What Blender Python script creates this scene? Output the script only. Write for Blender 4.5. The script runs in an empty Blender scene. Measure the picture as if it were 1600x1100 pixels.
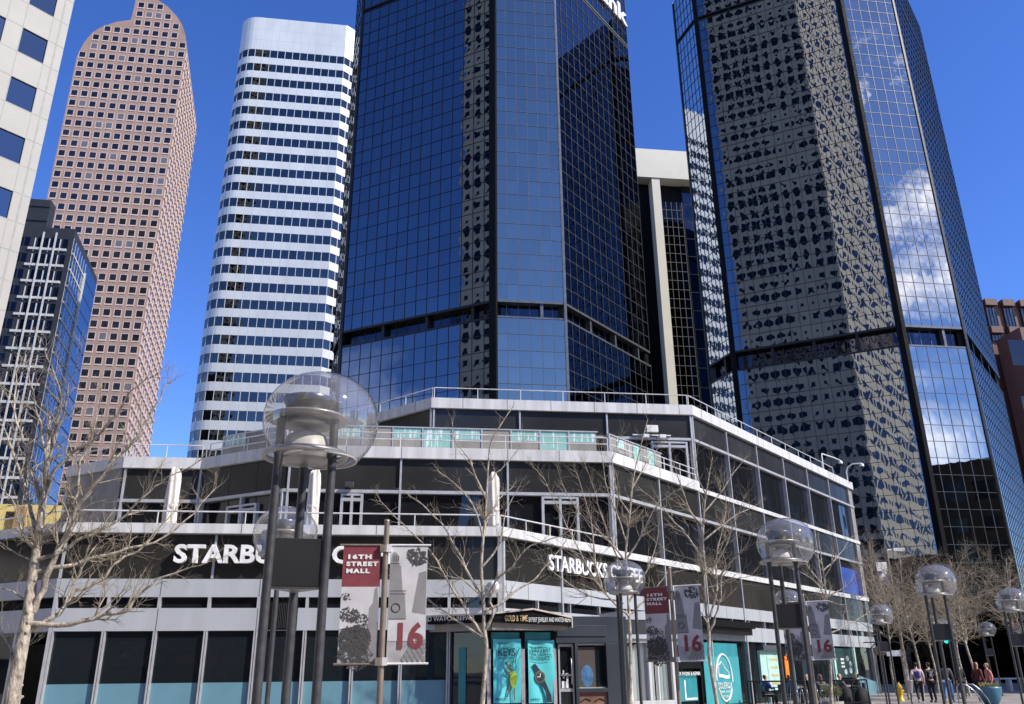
import bpy, bmesh, math, random
from mathutils import Vector, Matrix
R = math.radians
rng = random.Random(7)
sc = bpy.context.scene
COL = sc.collection

# ------------------------------------------------------------------ camera model
F, TH, RO, HC = 1320.0, R(20.8), R(-0.6), 1.45
FWD = Vector((0, math.cos(TH), math.sin(TH)))
U0 = Vector((0, -math.sin(TH), math.cos(TH)))
R0 = Vector((1, 0, 0))
RIGHT = math.cos(RO) * R0 + math.sin(RO) * U0
UP = -math.sin(RO) * R0 + math.cos(RO) * U0
CAM = Vector((0, 0, HC))

def ray(px, py):
    return FWD + RIGHT * ((px - 800) / F) + UP * ((550 - py) / F)

def atY(px, py, Y):
    d = ray(px, py); return CAM + d * (Y / d.y)

def atZ(px, py, z):
    d = ray(px, py); return CAM + d * ((z - HC) / d.z)

def atD(px, py, D):
    d = ray(px, py); return CAM + d * (D / math.hypot(d.x, d.y))

def on(px, py, P, az):
    n = Vector((math.cos(R(az)), -math.sin(R(az)), 0)); d = ray(px, py)
    t = n.dot(Vector((P[0], P[1], 0)) - CAM) / n.dot(d); return CAM + d * t

# ------------------------------------------------------------------ materials
MATS = {}

def nt_new(name):
    m = bpy.data.materials.new(name); m.use_nodes = True
    nt = m.node_tree; nt.nodes.clear()
    out = nt.nodes.new('ShaderNodeOutputMaterial')
    MATS[name] = m
    return m, nt, out

class NB:
    """tiny node builder"""
    def __init__(s, nt): s.nt = nt
    def n(s, t, **kw):
        x = s.nt.nodes.new(t)
        for k, v in kw.items(): setattr(x, k, v)
        return x
    def l(s, a, b): s.nt.links.new(a, b)
    def math(s, op, a, b=None, clamp=False):
        x = s.n('ShaderNodeMath', operation=op); x.use_clamp = clamp
        for i, v in enumerate((a, b)):
            if v is None: continue
            if isinstance(v, (int, float)): x.inputs[i].default_value = v
            else: s.l(v, x.inputs[i])
        return x.outputs[0]
    def vmath(s, op, a, b=None):
        x = s.n('ShaderNodeVectorMath', operation=op)
        for i, v in enumerate((a, b)):
            if v is None: continue
            if isinstance(v, (tuple, list)): x.inputs[i].default_value = v
            else: s.l(v, x.inputs[i])
        return x.outputs[0]
    def scale(s, v, f):
        x = s.n('ShaderNodeVectorMath', operation='SCALE'); s.l(v, x.inputs[0])
        if isinstance(f, (int, float)): x.inputs[3].default_value = f
        else: s.l(f, x.inputs[3])
        return x.outputs[0]
    def mix(s, f, a, b, mode='MIX'):
        x = s.n('ShaderNodeMix', data_type='RGBA', blend_type=mode)
        if isinstance(f, (int, float)): x.inputs[0].default_value = f
        else: s.l(f, x.inputs[0])
        for i, v in ((6, a), (7, b)):
            if isinstance(v, (tuple, list)): x.inputs[i].default_value = (*v[:3], 1)
            else: s.l(v, x.inputs[i])
        return x.outputs[2]
    def ramp(s, f, stops):
        x = s.n('ShaderNodeValToRGB'); e = x.color_ramp.elements
        while len(e) < len(stops): e.new(0.5)
        for i, (p, c) in enumerate(stops):
            e[i].position = p; e[i].color = (*c[:3], 1) if isinstance(c, (tuple, list)) else (c, c, c, 1)
        s.l(f, x.inputs[0]); return x.outputs[0]

def mat(name, col, rough=0.5, metal=0.0, nscale=3.0, namt=0.15, spec=0.5, bump=0.0, bscale=20.0, col2=None,
        stretch=(1, 1, 1), emit=None, estr=0.0, coat=0.0):
    m, nt, out = nt_new(name); b = NB(nt)
    p = b.n('ShaderNodeBsdfPrincipled')
    tc = b.n('ShaderNodeTexCoord'); mp = b.n('ShaderNodeMapping'); mp.inputs['Scale'].default_value = stretch
    b.l(tc.outputs['Object'], mp.inputs[0])
    no = b.n('ShaderNodeTexNoise'); no.inputs['Scale'].default_value = nscale; no.inputs['Detail'].default_value = 5
    b.l(mp.outputs[0], no.inputs['Vector'])
    lo = tuple(c * (1 - namt) for c in col); hi = tuple(min(1, c * (1 + namt)) for c in (col2 or col))
    c = b.ramp(no.outputs['Fac'], [(0.3, lo), (0.7, hi)])
    b.l(c, p.inputs['Base Color'])
    r = b.ramp(no.outputs['Fac'], [(0.3, max(0, rough * .85)), (0.7, min(1, rough * 1.15))])
    b.l(r, p.inputs['Roughness'])
    p.inputs['Metallic'].default_value = metal
    p.inputs['Specular IOR Level'].default_value = spec
    p.inputs['Coat Weight'].default_value = coat
    if bump:
        n2 = b.n('ShaderNodeTexNoise'); n2.inputs['Scale'].default_value = bscale; n2.inputs['Detail'].default_value = 6
        b.l(mp.outputs[0], n2.inputs['Vector'])
        bp = b.n('ShaderNodeBump'); bp.inputs['Strength'].default_value = bump; bp.inputs['Distance'].default_value = 0.02
        b.l(n2.outputs['Fac'], bp.inputs['Height']); b.l(bp.outputs[0], p.inputs['Normal'])
    if emit:
        p.inputs['Emission Color'].default_value = (*emit, 1); p.inputs['Emission Strength'].default_value = estr
    b.l(p.outputs[0], out.inputs[0])
    return m

def pane_mat(name, tint, metal=1.0, curve=0.02, tilt=0.006, rough=0.008, var=0.12, spec=0.5, blinds=0.0, clear=0.0):
    """pane-divided glass: UV is counted in panes, every pane is slightly bowed and tilted its own way"""
    m, nt, out = nt_new(name); b = NB(nt)
    p = b.n('ShaderNodeBsdfPrincipled')
    uv = b.n('ShaderNodeUVMap'); sep = b.n('ShaderNodeSeparateXYZ'); b.l(uv.outputs[0], sep.inputs[0])
    fu = b.math('FRACT', sep.outputs[0]); fv = b.math('FRACT', sep.outputs[1])
    cu = b.math('FLOOR', sep.outputs[0]); cv = b.math('FLOOR', sep.outputs[1])
    cmb = b.n('ShaderNodeCombineXYZ'); b.l(cu, cmb.inputs[0]); b.l(cv, cmb.inputs[1])
    wn = b.n('ShaderNodeTexWhiteNoise', noise_dimensions='3D'); b.l(cmb.outputs[0], wn.inputs['Vector'])
    sc3 = b.n('ShaderNodeSeparateColor'); b.l(wn.outputs['Color'], sc3.inputs[0])
    geo = b.n('ShaderNodeNewGeometry')
    T = b.vmath('CROSS_PRODUCT', (0, 0, 1), geo.outputs['Normal'])
    amp = b.math('MULTIPLY', b.math('ADD', sc3.outputs[2], 0.45), -curve)
    # a pane is clamped along its edges and bows in the middle: slope sin(2 pi u) sin^2(pi v)
    def s2(x): return b.math('POWER', b.math('SINE', b.math('MULTIPLY', x, math.pi)), 2.0)
    def s1(x): return b.math('SINE', b.math('MULTIPLY', x, 2 * math.pi))
    tu = b.math('ADD', b.math('MULTIPLY', b.math('MULTIPLY', s1(fu), s2(fv)), amp), b.math('MULTIPLY', b.math('SUBTRACT', sc3.outputs[0], .5), tilt))
    tv = b.math('ADD', b.math('MULTIPLY', b.math('MULTIPLY', s1(fv), s2(fu)), amp), b.math('MULTIPLY', b.math('SUBTRACT', sc3.outputs[1], .5), tilt))
    tc = b.n('ShaderNodeTexCoord'); no = b.n('ShaderNodeTexNoise'); no.inputs['Scale'].default_value = 0.8
    b.l(tc.outputs['Object'], no.inputs['Vector'])
    tu = b.math('ADD', tu, b.math('MULTIPLY', b.math('SUBTRACT', no.outputs['Fac'], .5), tilt * 1.6))
    N = b.vmath('ADD', geo.outputs['Normal'], b.vmath('ADD', b.scale(T, tu), b.scale(b.vmath('ADD', (0, 0, 1), (0, 0, 0)), tv)))
    N = b.vmath('NORMALIZE', N)
    b.l(N, p.inputs['Normal'])
    c = b.mix(sc3.outputs[1], tuple(x * (1 - var) for x in tint), tuple(x * (1 + var) for x in tint))
    if blinds:
        c = b.mix(b.math('GREATER_THAN', sc3.outputs[2], 1 - blinds), c, tuple(min(.5, x * 2.2 + .10) for x in tint))
    b.l(c, p.inputs['Base Color'])
    p.inputs['Metallic'].default_value = metal; p.inputs['Roughness'].default_value = rough
    p.inputs['Specular IOR Level'].default_value = spec
    if clear:
        tr = b.n('ShaderNodeBsdfTransparent'); tr.inputs[0].default_value = (.55, .66, .70, 1)
        mx = b.n('ShaderNodeMixShader'); mx.inputs[0].default_value = clear; b.l(p.outputs[0], mx.inputs[1]); b.l(tr.outputs[0], mx.inputs[2]); b.l(mx.outputs[0], out.inputs[0])
    else: b.l(p.outputs[0], out.inputs[0])
    return m

# ------------------------------------------------------------------ mesh builder
class MB:
    def __init__(s): s.v = []; s.f = []; s.uv = []; s.mi = []; s.sm = []
    def face(s, pts, uv=None, mi=0, sm=False):
        i = len(s.v); s.v += [tuple(p) for p in pts]
        s.f.append(tuple(range(i, i + len(pts)))); s.uv.append(uv); s.mi.append(mi); s.sm.append(sm)
    def mesh(s, verts, faces, mi=0, sm=False):
        i = len(s.v); s.v += [tuple(p) for p in verts]
        for f in faces:
            s.f.append(tuple(i + k for k in f)); s.uv.append(None); s.mi.append(mi); s.sm.append(sm)
    def hexa(s, b, t, mi=0):
        """bottom 4, top 4 (counter-clockwise seen from above)"""
        s.mesh(list(b) + list(t), [(3, 2, 1, 0), (4, 5, 6, 7), (0, 1, 5, 4), (1, 2, 6, 5), (2, 3, 7, 6), (3, 0, 4, 7)], mi)
    def box(s, c, sz, rz=0.0, mi=0, M=None):
        x, y, z = (k / 2 for k in sz); M = M or Matrix.Rotation(rz, 4, 'Z'); c = Vector(c)
        P = [M @ Vector(q) + c for q in ((-x, -y, -z), (x, -y, -z), (x, y, -z), (-x, y, -z), (-x, -y, z), (x, -y, z), (x, y, z), (-x, y, z))]
        s.hexa(P[:4], P[4:], mi)
    def prism(s, poly, z0, z1, mi=0, cap=True):
        n = len(poly)
        a = sum(poly[i][0] * poly[(i + 1) % n][1] - poly[(i + 1) % n][0] * poly[i][1] for i in range(n))
        if a < 0: poly = poly[::-1]
        v = [(p[0], p[1], z0) for p in poly] + [(p[0], p[1], z1) for p in poly]
        f = [(i, (i + 1) % n, n + (i + 1) % n, n + i) for i in range(n)]
        if cap: f += [tuple(range(n - 1, -1, -1)), tuple(range(n, 2 * n))]
        s.mesh(v, f, mi)
    def tube(s, pts, rad, n=6, mi=0, cap=True, sm=True):
        pts = [Vector(p) for p in pts]
        if isinstance(rad, (int, float)): rad = [rad] * len(pts)
        up = None; vs = []; N = len(pts)
        for i, p in enumerate(pts):
            d = (pts[min(i + 1, N - 1)] - pts[max(i - 1, 0)])
            d = d.normalized() if d.length > 1e-9 else Vector((0, 0, 1))
            if up is None:
                up = d.orthogonal().normalized()
            else:
                up = up - d * up.dot(d); up = up.normalized() if up.length > 1e-6 else d.orthogonal().normalized()
            w = d.cross(up)
            for k in range(n):
                a = 2 * math.pi * k / n
                vs.append(p + (up * math.cos(a) + w * math.sin(a)) * rad[i])
        fs = []
        for i in range(N - 1):
            for k in range(n):
                fs.append((i * n + k, i * n + (k + 1) % n, (i + 1) * n + (k + 1) % n, (i + 1) * n + k))
        s.mesh(vs, fs, mi, sm)
        if cap:
            s.mesh(vs[:n], [tuple(range(n - 1, -1, -1))], mi); s.mesh(vs[-n:], [tuple(range(n))], mi)
    def lathe(s, prof, c=(0, 0, 0), n=32, mi=0, sm=True):
        """prof: list of (r, z)"""
        vs = []; fs = []; c = Vector(c)
        for r, z in prof:
            for k in range(n):
                a = 2 * math.pi * k / n
                vs.append(c + Vector((r * math.cos(a), r * math.sin(a), z)))
        for i in range(len(prof) - 1):
            for k in range(n):
                fs.append((i * n + k, i * n + (k + 1) % n, (i + 1) * n + (k + 1) % n, (i + 1) * n + k))
        s.mesh(vs, fs, mi, sm)
    def sweep(s, pts, w0, w1, z0, z1, mi=0):
        """mitred wall strip along a plan polyline; w is measured outward (to the right-hand normal of travel)"""
        P = [Vector((p[0], p[1])) for p in pts]; n = len(P); ms = []
        for i in range(n):
            ns = []
            for a, bq in ((i - 1, i), (i, i + 1)):
                if a >= 0 and bq < n:
                    d = (P[bq] - P[a]).normalized(); ns.append(Vector((d.y, -d.x)))
            m = ns[0] if len(ns) == 1 else (ns[0] + ns[1]) / (1 + ns[0].dot(ns[1]))
            ms.append(m)
        rings = []
        for p, m in zip(P, ms):
            a = p + m * w0; c = p + m * w1
            rings.append([(a.x, a.y, z0), (c.x, c.y, z0), (c.x, c.y, z1), (a.x, a.y, z1)])
        v = [q for r in rings for q in r]; f = []
        for i in range(n - 1):
            for k in range(4):
                f.append((i * 4 + k, (i + 1) * 4 + k, (i + 1) * 4 + (k + 1) % 4, i * 4 + (k + 1) % 4))
        f += [(3, 2, 1, 0), tuple((n - 1) * 4 + k for k in range(4))]
        s.mesh(v, f, mi)
    def build(s, name, mats, root=None, parent=None, kind=None, loc=None, bevel=0):
        o0 = Vector(root['_o']) if root is not None and '_o' in root else Vector(loc or (0, 0, 0))
        me = bpy.data.meshes.new(name)
        me.from_pydata([tuple(Vector(p) - o0) for p in s.v], [], s.f)
        if not isinstance(mats, (list, tuple)): mats = [mats]
        for m in mats: me.materials.append(MATS[m] if isinstance(m, str) else m)
        if any(u is not None for u in s.uv):
            ul = me.uv_layers.new(name='UVMap')
            for poly, u in zip(me.polygons, s.uv):
                if u:
                    for li, q in zip(poly.loop_indices, u): ul.data[li].uv = q
        for poly, mi, sm in zip(me.polygons, s.mi, s.sm):
            poly.material_index = mi; poly.use_smooth = sm
        me.update()
        o = bpy.data.objects.new(name, me); COL.objects.link(o)
        if root is not None: o.parent = parent or root
        else: o.location = o0
        if kind: o['kind'] = kind
        if bevel:
            md = o.modifiers.new('edge', 'BEVEL'); md.width = bevel; md.segments = 2; md.limit_method = 'ANGLE'
        return o

def thing(name, label, cat, loc, group=None):
    o = bpy.data.objects.new(name, None); COL.objects.link(o); o.empty_display_size = .2
    o.location = loc; o['_o'] = tuple(loc)
    o['label'] = label; o['category'] = cat
    if group: o['group'] = group
    return o

def tag(o, label, cat, group=None):
    o['label'] = label; o['category'] = cat
    if group: o['group'] = group
    return o

def kids(o): return [c for c in bpy.data.objects if c.parent is o]

def copy_tree(o, loc, rz=0.0, label=None, scale=None):
    r = o.copy(); COL.objects.link(r); r.location = loc; r.rotation_euler = (0, 0, rz)
    if label: r['label'] = label
    if scale: r.scale = (scale,) * 3
    for ch in kids(o):
        c = ch.copy(); COL.objects.link(c); c.parent = r
        for g in kids(ch):
            d = g.copy(); COL.objects.link(d); d.parent = c
    return r

def graft(o, mb, m):
    """add surface pattern (seams, joints) to the mesh of the part it lies on"""
    if not mb.v: return
    me = o.data; o0 = Vector(B['_o']); nv = len(me.vertices); mi = len(me.materials)
    vs = [v.co.copy() for v in me.vertices] + [Vector(p) - o0 for p in mb.v]
    fs = [tuple(p.vertices) for p in me.polygons] + [tuple(k + nv for k in f) for f in mb.f]; ids = [p.material_index for p in me.polygons] + [mi] * len(mb.f)
    me.clear_geometry(); me.from_pydata(vs, [], fs); me.materials.append(MATS[m])
    for p, k in zip(me.polygons, ids): p.material_index = k
    me.update()

class Fr:
    """a facade frame: origin P (x,y), u to the right along azimuth az seen from outside, w outward, z up"""
    def __init__(s, P, az):
        s.P = Vector((P[0], P[1], 0)); s.az = az
        s.u = Vector((math.sin(R(az)), math.cos(R(az)), 0)); s.n = Vector((math.cos(R(az)), -math.sin(R(az)), 0))
    def at(s, u, w, z): return s.P + s.u * u + s.n * w + Vector((0, 0, z))
    def uz(s, px, py):
        q = on(px, py, s.P, s.az); return (q - s.P).dot(s.u), q.z
    def off(s, w): return Fr(s.P + s.n * w, s.az)
    def box(s, mb, u0, u1, w0, w1, z0, z1, mi=0):
        b = [s.at(u0, w1, z0), s.at(u1, w1, z0), s.at(u1, w0, z0), s.at(u0, w0, z0)]
        t = [p + Vector((0, 0, z1 - z0)) for p in b]
        mb.hexa(b, t, mi)
    def quad(s, mb, u0, u1, w, z0, z1, uv=None, mi=0):
        mb.face([s.at(u0, w, z0), s.at(u1, w, z0), s.at(u1, w, z1), s.at(u0, w, z1)],
                None if uv is None else [(uv[0], uv[2]), (uv[1], uv[2]), (uv[1], uv[3]), (uv[0], uv[3])], mi)
    def poly(s, mb, pts, w0, w1, mi=0):
        """extruded polygon given as (u,z), counter-clockwise seen from outside"""
        a = sum(pts[i][0] * pts[(i + 1) % len(pts)][1] - pts[(i + 1) % len(pts)][0] * pts[i][1] for i in range(len(pts)))
        if a < 0: pts = pts[::-1]
        n = len(pts)
        v = [s.at(u, w1, z) for u, z in pts] + [s.at(u, w0, z) for u, z in pts]
        f = [tuple(range(n)), tuple(range(2 * n - 1, n - 1, -1))] + [(i, n + i, n + (i + 1) % n, (i + 1) % n) for i in range(n)]
        mb.mesh(v, f, mi)
    def M(s, u, w, z):
        """matrix: local x along u, local y up, local z outward"""
        p = s.at(u, w, z)
        return Matrix(((s.u.x, 0, s.n.x, p.x), (s.u.y, 0, s.n.y, p.y), (0, 1, 0, p.z), (0, 0, 0, 1)))

def text_mesh(mb, fr, txt, u, w, z, size, ext=0.01, bold=0.0, align='LEFT', spacing=1.0, width=None, mi=0, shear=0.0, squeeze=1.0, rot=0.0):
    """letters as solid geometry on a facade frame"""
    cu = bpy.data.curves.new('letters', 'FONT'); cu.body = txt; cu.size = size; cu.extrude = ext; cu.offset = bold
    cu.align_x = align; cu.space_character = spacing; cu.shear = shear; cu.resolution_u = 3
    ob = bpy.data.objects.new('letters', cu)
    me = bpy.data.meshes.new_from_object(ob)
    sx = squeeze
    if width and len(me.vertices):
        xs = [v.co.x for v in me.vertices]; sx = width / (max(xs) - min(xs))
    M = fr.M(u, w + ext, z) @ Matrix.Rotation(rot, 4, 'Z')
    vs = [M @ Vector((v.co.x * sx, v.co.y, v.co.z)) for v in me.vertices]
    mb.mesh(vs, [tuple(p.vertices) for p in me.polygons], mi)
    bpy.data.objects.remove(ob); bpy.data.curves.remove(cu); bpy.data.meshes.remove(me)
# ------------------------------------------------------------------ the materials
mat('alu_white', (.60, .60, .59), .38, 0, 3.5, .17, .4, stretch=(1, 1, .10))
mat('alu_grey', (.44, .465, .49), .34, 0.1, 2.2, .07, .4, stretch=(1, 1, .12))
mat('alu_frame', (.50, .51, .52), .35, 0.3, 4, .1)
mat('joint', (.10, .10, .10), .7)
mat('spandrel', (.022, .021, .019), .16, 0, .25, .35, .45, col2=(.030, .028, .025))
mat('spandrel_warm', (.030, .030, .028), .18, 0, .3, .3, .35)
mat('core', (.012, .012, .013), .8)
mat('inner', (.02, .02, .022), .7)
mat('concrete', (.26, .25, .23), .75, 0, 1.5, .2, .3, bump=.3, stretch=(1, 1, .3))
mat('cream_stone', (.40, .385, .345), .7, 0, .5, .10, .3, bump=.15, bscale=6)
mat('stone_joint', (.34, .33, .30), .8)
pane_mat('dark_glass', (.010, .011, .013), metal=0, curve=.006, tilt=.004, rough=.02, spec=.55)
pane_mat('shop_glass', (.018, .026, .032), metal=0, curve=.002, tilt=.003, rough=.02, spec=.9, clear=.42)
mat('frosted', (.13, .27, .34), .32, 0, 1.2, .06, .5)
mat('teal_edge', (.30, .48, .46), .3, 0.0)
pane_mat('mirror_blue', (.19, .215, .25), curve=.0021, tilt=.0014, var=.06)
pane_mat('mirror_dark', (.115, .125, .145), curve=.005, tilt=.004, var=.07)
pane_mat('mirror_wavy', (.78, .78, .76), curve=.004, tilt=.003, var=.05)
pane_mat('mirror_steel', (.46, .39, .30), curve=.003, tilt=.003, var=.06)
pane_mat('mirror_light', (.44, .41, .36), curve=.003, tilt=.003, var=.06)
pane_mat('office_glass', (.15, .145, .135), curve=.005, tilt=.006, var=.14)
pane_mat('cream_glass', (.16, .19, .21), curve=.004, tilt=.004, var=.12)
pane_mat('black_glass', (.028, .030, .036), curve=.012, tilt=.008, var=.3)
pane_mat('recess_glass', (.05, .055, .075), curve=.01, tilt=.01, var=.3)
pane_mat('side_glass', (.20, .27, .36), curve=.01, tilt=.008, var=.2)
mat('mullion_dark', (.018, .017, .016), .35, 0.3)
mat('mullion_tan', (.105, .115, .135), .4, 0.3)  # lighter mullion copy: highlight of the sunlit faces put into the colour
mat('mullion_dim', (.062, .062, .062), .5, 0.2)
mat('black_panel', (.006, .006, .007), .7, 0, 3, .2, .15)
mat('granite', (.33, .228, .185), .55, 0, .25, .10, .3)
mat('granite_pale', (.55, .43, .37), .5, 0, .5, .08, .3)
mat('mirror_pane', (.012, .014, .02), .15)
pane_mat('tower_pane', (.010, .013, .022), metal=0, curve=.004, tilt=.01, rough=.05, var=.5, spec=.7, blinds=.10)
mat('band_metal', (.60, .635, .655), .33, 0.1, .4, .07, .5, stretch=(1, 1, .3))
mat('tower_white', (.62, .59, .49), .6, 0, .3, .05)
mat('brown_stone', (.115, .050, .040), .6, 0, .3, .12)
mat('grid_dark', (.022, .024, .030), .5)
mat('beam_white', (.50, .51, .51), .5)
mat('yellow_wall', (.62, .50, .20), .8, 0, 2, .06)
mat('tan_wall', (.30, .19, .09), .8)
mat('dark_steel', (.060, .060, .062), .42, .2, 12, .2, bump=.05)
mat('sign_black', (.020, .021, .023), .35, 0, 2, .15)
mat('lamp_metal', (.40, .385, .36), .35, .5, 9, .15)
mat('lamp_bowl', (.12, .12, .12), .3, .5, 9, .2)
mat('lamp_white', (.68, .66, .60), .45, 0, 9, .1)
mat('tan_pole', (.26, .21, .16), .4, .3, 6, .15)
mat('twig', (.34, .29, .22), .85, 0, 10, .35, .2)
mat('bark', (.38, .335, .27), .8, 0, 16, .62, .2, bump=.9, bscale=45, stretch=(1, 1, .45))
mat('bark_dark', (.17, .13, .095), .85, 0, 6, .4, .2)
mat('cloth_white', (.66, .63, .57), .85, 0, 5, .08, bump=.25, bscale=14)
mat('letter_white', (.80, .80, .78), .5)
mat('gold', (.72, .55, .28), .45)
mat('slate', (.030, .040, .052), .45, 0, 1, .1)
mat('poster_teal', (.10, .58, .60), .5, 0, 3, .05)
mat('poster_dark_teal', (.03, .24, .28), .5, 0, 2, .1)
mat('ink', (.015, .03, .045), .6)
mat('key_green', (.28, .42, .03), .5)
mat('key_brass', (.20, .16, .09), .4, .4)
mat('maroon', (.22, .045, .055), .6, 0, 8, .1)
mat('grey_print', (.38, .37, .37), .6, 0, 6, .25)
mat('print_dark', (.07, .068, .066), .7)
mat('print_mid', (.25, .245, .245), .7)
mat('print_light', (.56, .55, .55), .7)
mat('curtain_white', (.66, .70, .66), .6, 0, 2, .05)
mat('mint', (.42, .66, .58), .5)
mat('mint_shade', (.10, .15, .12), .5)
mat('plastic_white', (.70, .70, .69), .4)
mat('hydrant_yellow', (.72, .46, .02), .4, 0, 14, .1)
mat('planter_blue', (.055, .17, .25), .35, 0, 3, .15)
mat('skin', (.50, .31, .22), .55); mat('skin_dark', (.22, .12, .08), .55)
mat('hair_black', (.012, .010, .009), .6); mat('hair_brown', (.09, .045, .022), .6); mat('hair_red', (.15, .03, .018), .6)
mat('hair_blond', (.32, .22, .10), .6)
mat('cloth_black', (.012, .012, .014), .85); mat('cloth_pink', (.62, .47, .46), .85); mat('cloth_blue', (.035, .05, .22), .85)
mat('denim', (.10, .19, .36), .85); mat('cloth_grey', (.10, .10, .11), .85); mat('cloth_wine', (.10, .018, .022), .85)
mat('shoe', (.55, .55, .55), .6); mat('cloth_rose', (.55, .22, .22), .8); mat('print_grey', (.30, .31, .34), .8)
mat('leaf', (.05, .075, .02), .6, 0, 20, .4); mat('leaf_dry', (.16, .13, .04), .7, 0, 20, .4)
mat('soil', (.05, .035, .025), .9)
mat('neon', (.9, .25, .03), .4, emit=(1.0, .22, .02), estr=.45)
mat('signal_green', (.0, .5, .35), .4, emit=(.0, .9, .6), estr=1.5)
mat('brick_red', (.20, .09, .06), .8, 0, .6, .2)
mat('beige_facade', (.68, .57, .42), .7, 0, .1, .05)
mat('opposite_wall', (.028, .028, .030), .5)
mat('far_dark_wall', (.07, .08, .10), .6)
mat('awning_orange', (.45, .12, .04), .8)
mat('interior', (.34, .31, .28), .8)
mat('wood', (.30, .20, .10), .6)
mat('steel', (.45, .45, .45), .3, .8)

def ground_mat():
    m, nt, out = nt_new('paving'); b = NB(nt)
    p = b.n('ShaderNodeBsdfPrincipled'); tc = b.n('ShaderNodeTexCoord')
    mp = b.n('ShaderNodeMapping'); mp.inputs['Rotation'].default_value = (0, 0, R(-52)); b.l(tc.outputs['Object'], mp.inputs[0])
    br = b.n('ShaderNodeTexBrick'); br.inputs['Scale'].default_value = 1.0; br.offset = .5
    br.inputs['Brick Width'].default_value = 1.2; br.inputs['Row Height'].default_value = .6; br.inputs['Mortar Size'].default_value = .012
    br.inputs['Color1'].default_value = (.36, .33, .30, 1); br.inputs['Color2'].default_value = (.27, .25, .235, 1); br.inputs['Mortar'].default_value = (.12, .11, .10, 1)
    b.l(mp.outputs[0], br.inputs['Vector'])
    no = b.n('ShaderNodeTexNoise'); no.inputs['Scale'].default_value = .35; no.inputs['Detail'].default_value = 8
    b.l(tc.outputs['Object'], no.inputs['Vector'])
    dirt = b.ramp(no.outputs['Fac'], [(.3, .72), (.65, 1.0)])
    b.l(b.mix(1.0, br.outputs['Color'], dirt, 'MULTIPLY'), p.inputs['Base Color'])
    p.inputs['Roughness'].default_value = .75
    b.l(p.outputs[0], out.inputs[0])
ground_mat()

def globe_mat():
    m, nt, out = nt_new('acrylic'); b = NB(nt)
    tr = b.n('ShaderNodeBsdfTransparent'); tr.inputs[0].default_value = (.95, .95, .95, 1)
    gl = b.n('ShaderNodeBsdfGlossy'); gl.inputs['Roughness'].default_value = .05
    di = b.n('ShaderNodeBsdfDiffuse'); di.inputs[0].default_value = (.75, .74, .70, 1)
    ge = b.n('ShaderNodeNewGeometry')
    lw = b.n('ShaderNodeLayerWeight'); lw.inputs[0].default_value = .5
    fz = b.math('ADD', b.math('MULTIPLY', b.math('POWER', lw.outputs['Facing'], 3.2), 1.0), .11)
    # a film of dust: more towards the bottom rim of the globe, streaky
    tc = b.n('ShaderNodeTexCoord'); no = b.n('ShaderNodeTexNoise'); no.inputs['Scale'].default_value = 5; no.inputs['Detail'].default_value = 6
    mp = b.n('ShaderNodeMapping'); mp.inputs['Scale'].default_value = (1, 1, .35); b.l(tc.outputs['Object'], mp.inputs[0]); b.l(mp.outputs[0], no.inputs['Vector'])
    dust = b.ramp(no.outputs['Fac'], [(.35, .05), (.75, .16)])
    m1 = b.n('ShaderNodeMixShader'); b.l(dust, m1.inputs[0]); b.l(tr.outputs[0], m1.inputs[1]); b.l(di.outputs[0], m1.inputs[2])
    m2 = b.n('ShaderNodeMixShader'); b.l(fz, m2.inputs[0]); b.l(m1.outputs[0], m2.inputs[1]); b.l(gl.outputs[0], m2.inputs[2])
    b.l(m2.outputs[0], out.inputs[0])
globe_mat()

def etched_mat():
    """mint glass printed with white birch trunks (UV in metres along the rail)"""
    m, nt, out = nt_new('birch_glass'); b = NB(nt)
    p = b.n('ShaderNodeBsdfPrincipled'); uv = b.n('ShaderNodeUVMap')
    mp = b.n('ShaderNodeMapping'); mp.inputs['Scale'].default_value = (6.5, .45, 1); b.l(uv.outputs[0], mp.inputs[0])
    no = b.n('ShaderNodeTexNoise'); no.inputs['Scale'].default_value = 1.6; no.inputs['Detail'].default_value = 2; no.inputs['Distortion'].default_value = .6
    b.l(mp.outputs[0], no.inputs['Vector'])
    f = b.ramp(no.outputs['Fac'], [(.55, 0), (.60, 1)])
    b.l(b.mix(f, (.27, .50, .46), (.70, .80, .78)), p.inputs['Base Color']); p.inputs['Roughness'].default_value = .12
    b.l(p.outputs[0], out.inputs[0])
etched_mat()

# ------------------------------------------------------------------ camera, sun, sky
cd = bpy.data.cameras.new('camera'); cam = bpy.data.objects.new('camera', cd); COL.objects.link(cam)
cd.sensor_width = 36; cd.lens = F / 1600 * 36; cd.clip_start = .1; cd.clip_end = 8000
Mc = Matrix((RIGHT, UP, -FWD)).transposed().to_4x4(); Mc.translation = CAM; cam.matrix_world = Mc
sc.camera = cam
SAZ, SEL = 115.0, 42.0
sd = bpy.data.lights.new('sun', 'SUN'); sd.energy = 3.7; sd.angle = R(.53); sd.color = (1, .92, .80)
so = bpy.data.objects.new('sun', sd); COL.objects.link(so)
sdir = Vector((math.sin(R(SAZ)) * math.cos(R(SEL)), math.cos(R(SAZ)) * math.cos(R(SEL)), math.sin(R(SEL))))
so.rotation_euler = sdir.to_track_quat('Z', 'Y').to_euler(); so.location = (60, -60, 120)
w = bpy.data.worlds.new('World'); sc.world = w; w.use_nodes = True
nt = w.node_tree; nt.nodes.clear(); b = NB(nt)
out = nt.nodes.new('ShaderNodeOutputWorld'); bg = nt.nodes.new('ShaderNodeBackground')
sky = nt.nodes.new('ShaderNodeTexSky'); sky.sky_type = 'NISHITA'; sky.sun_disc = False
sky.sun_elevation = R(SEL); sky.sun_rotation = R(SAZ); sky.altitude = 1600; sky.air_density = 1.0; sky.dust_density = 0.3; sky.ozone_density = 4.0
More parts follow.
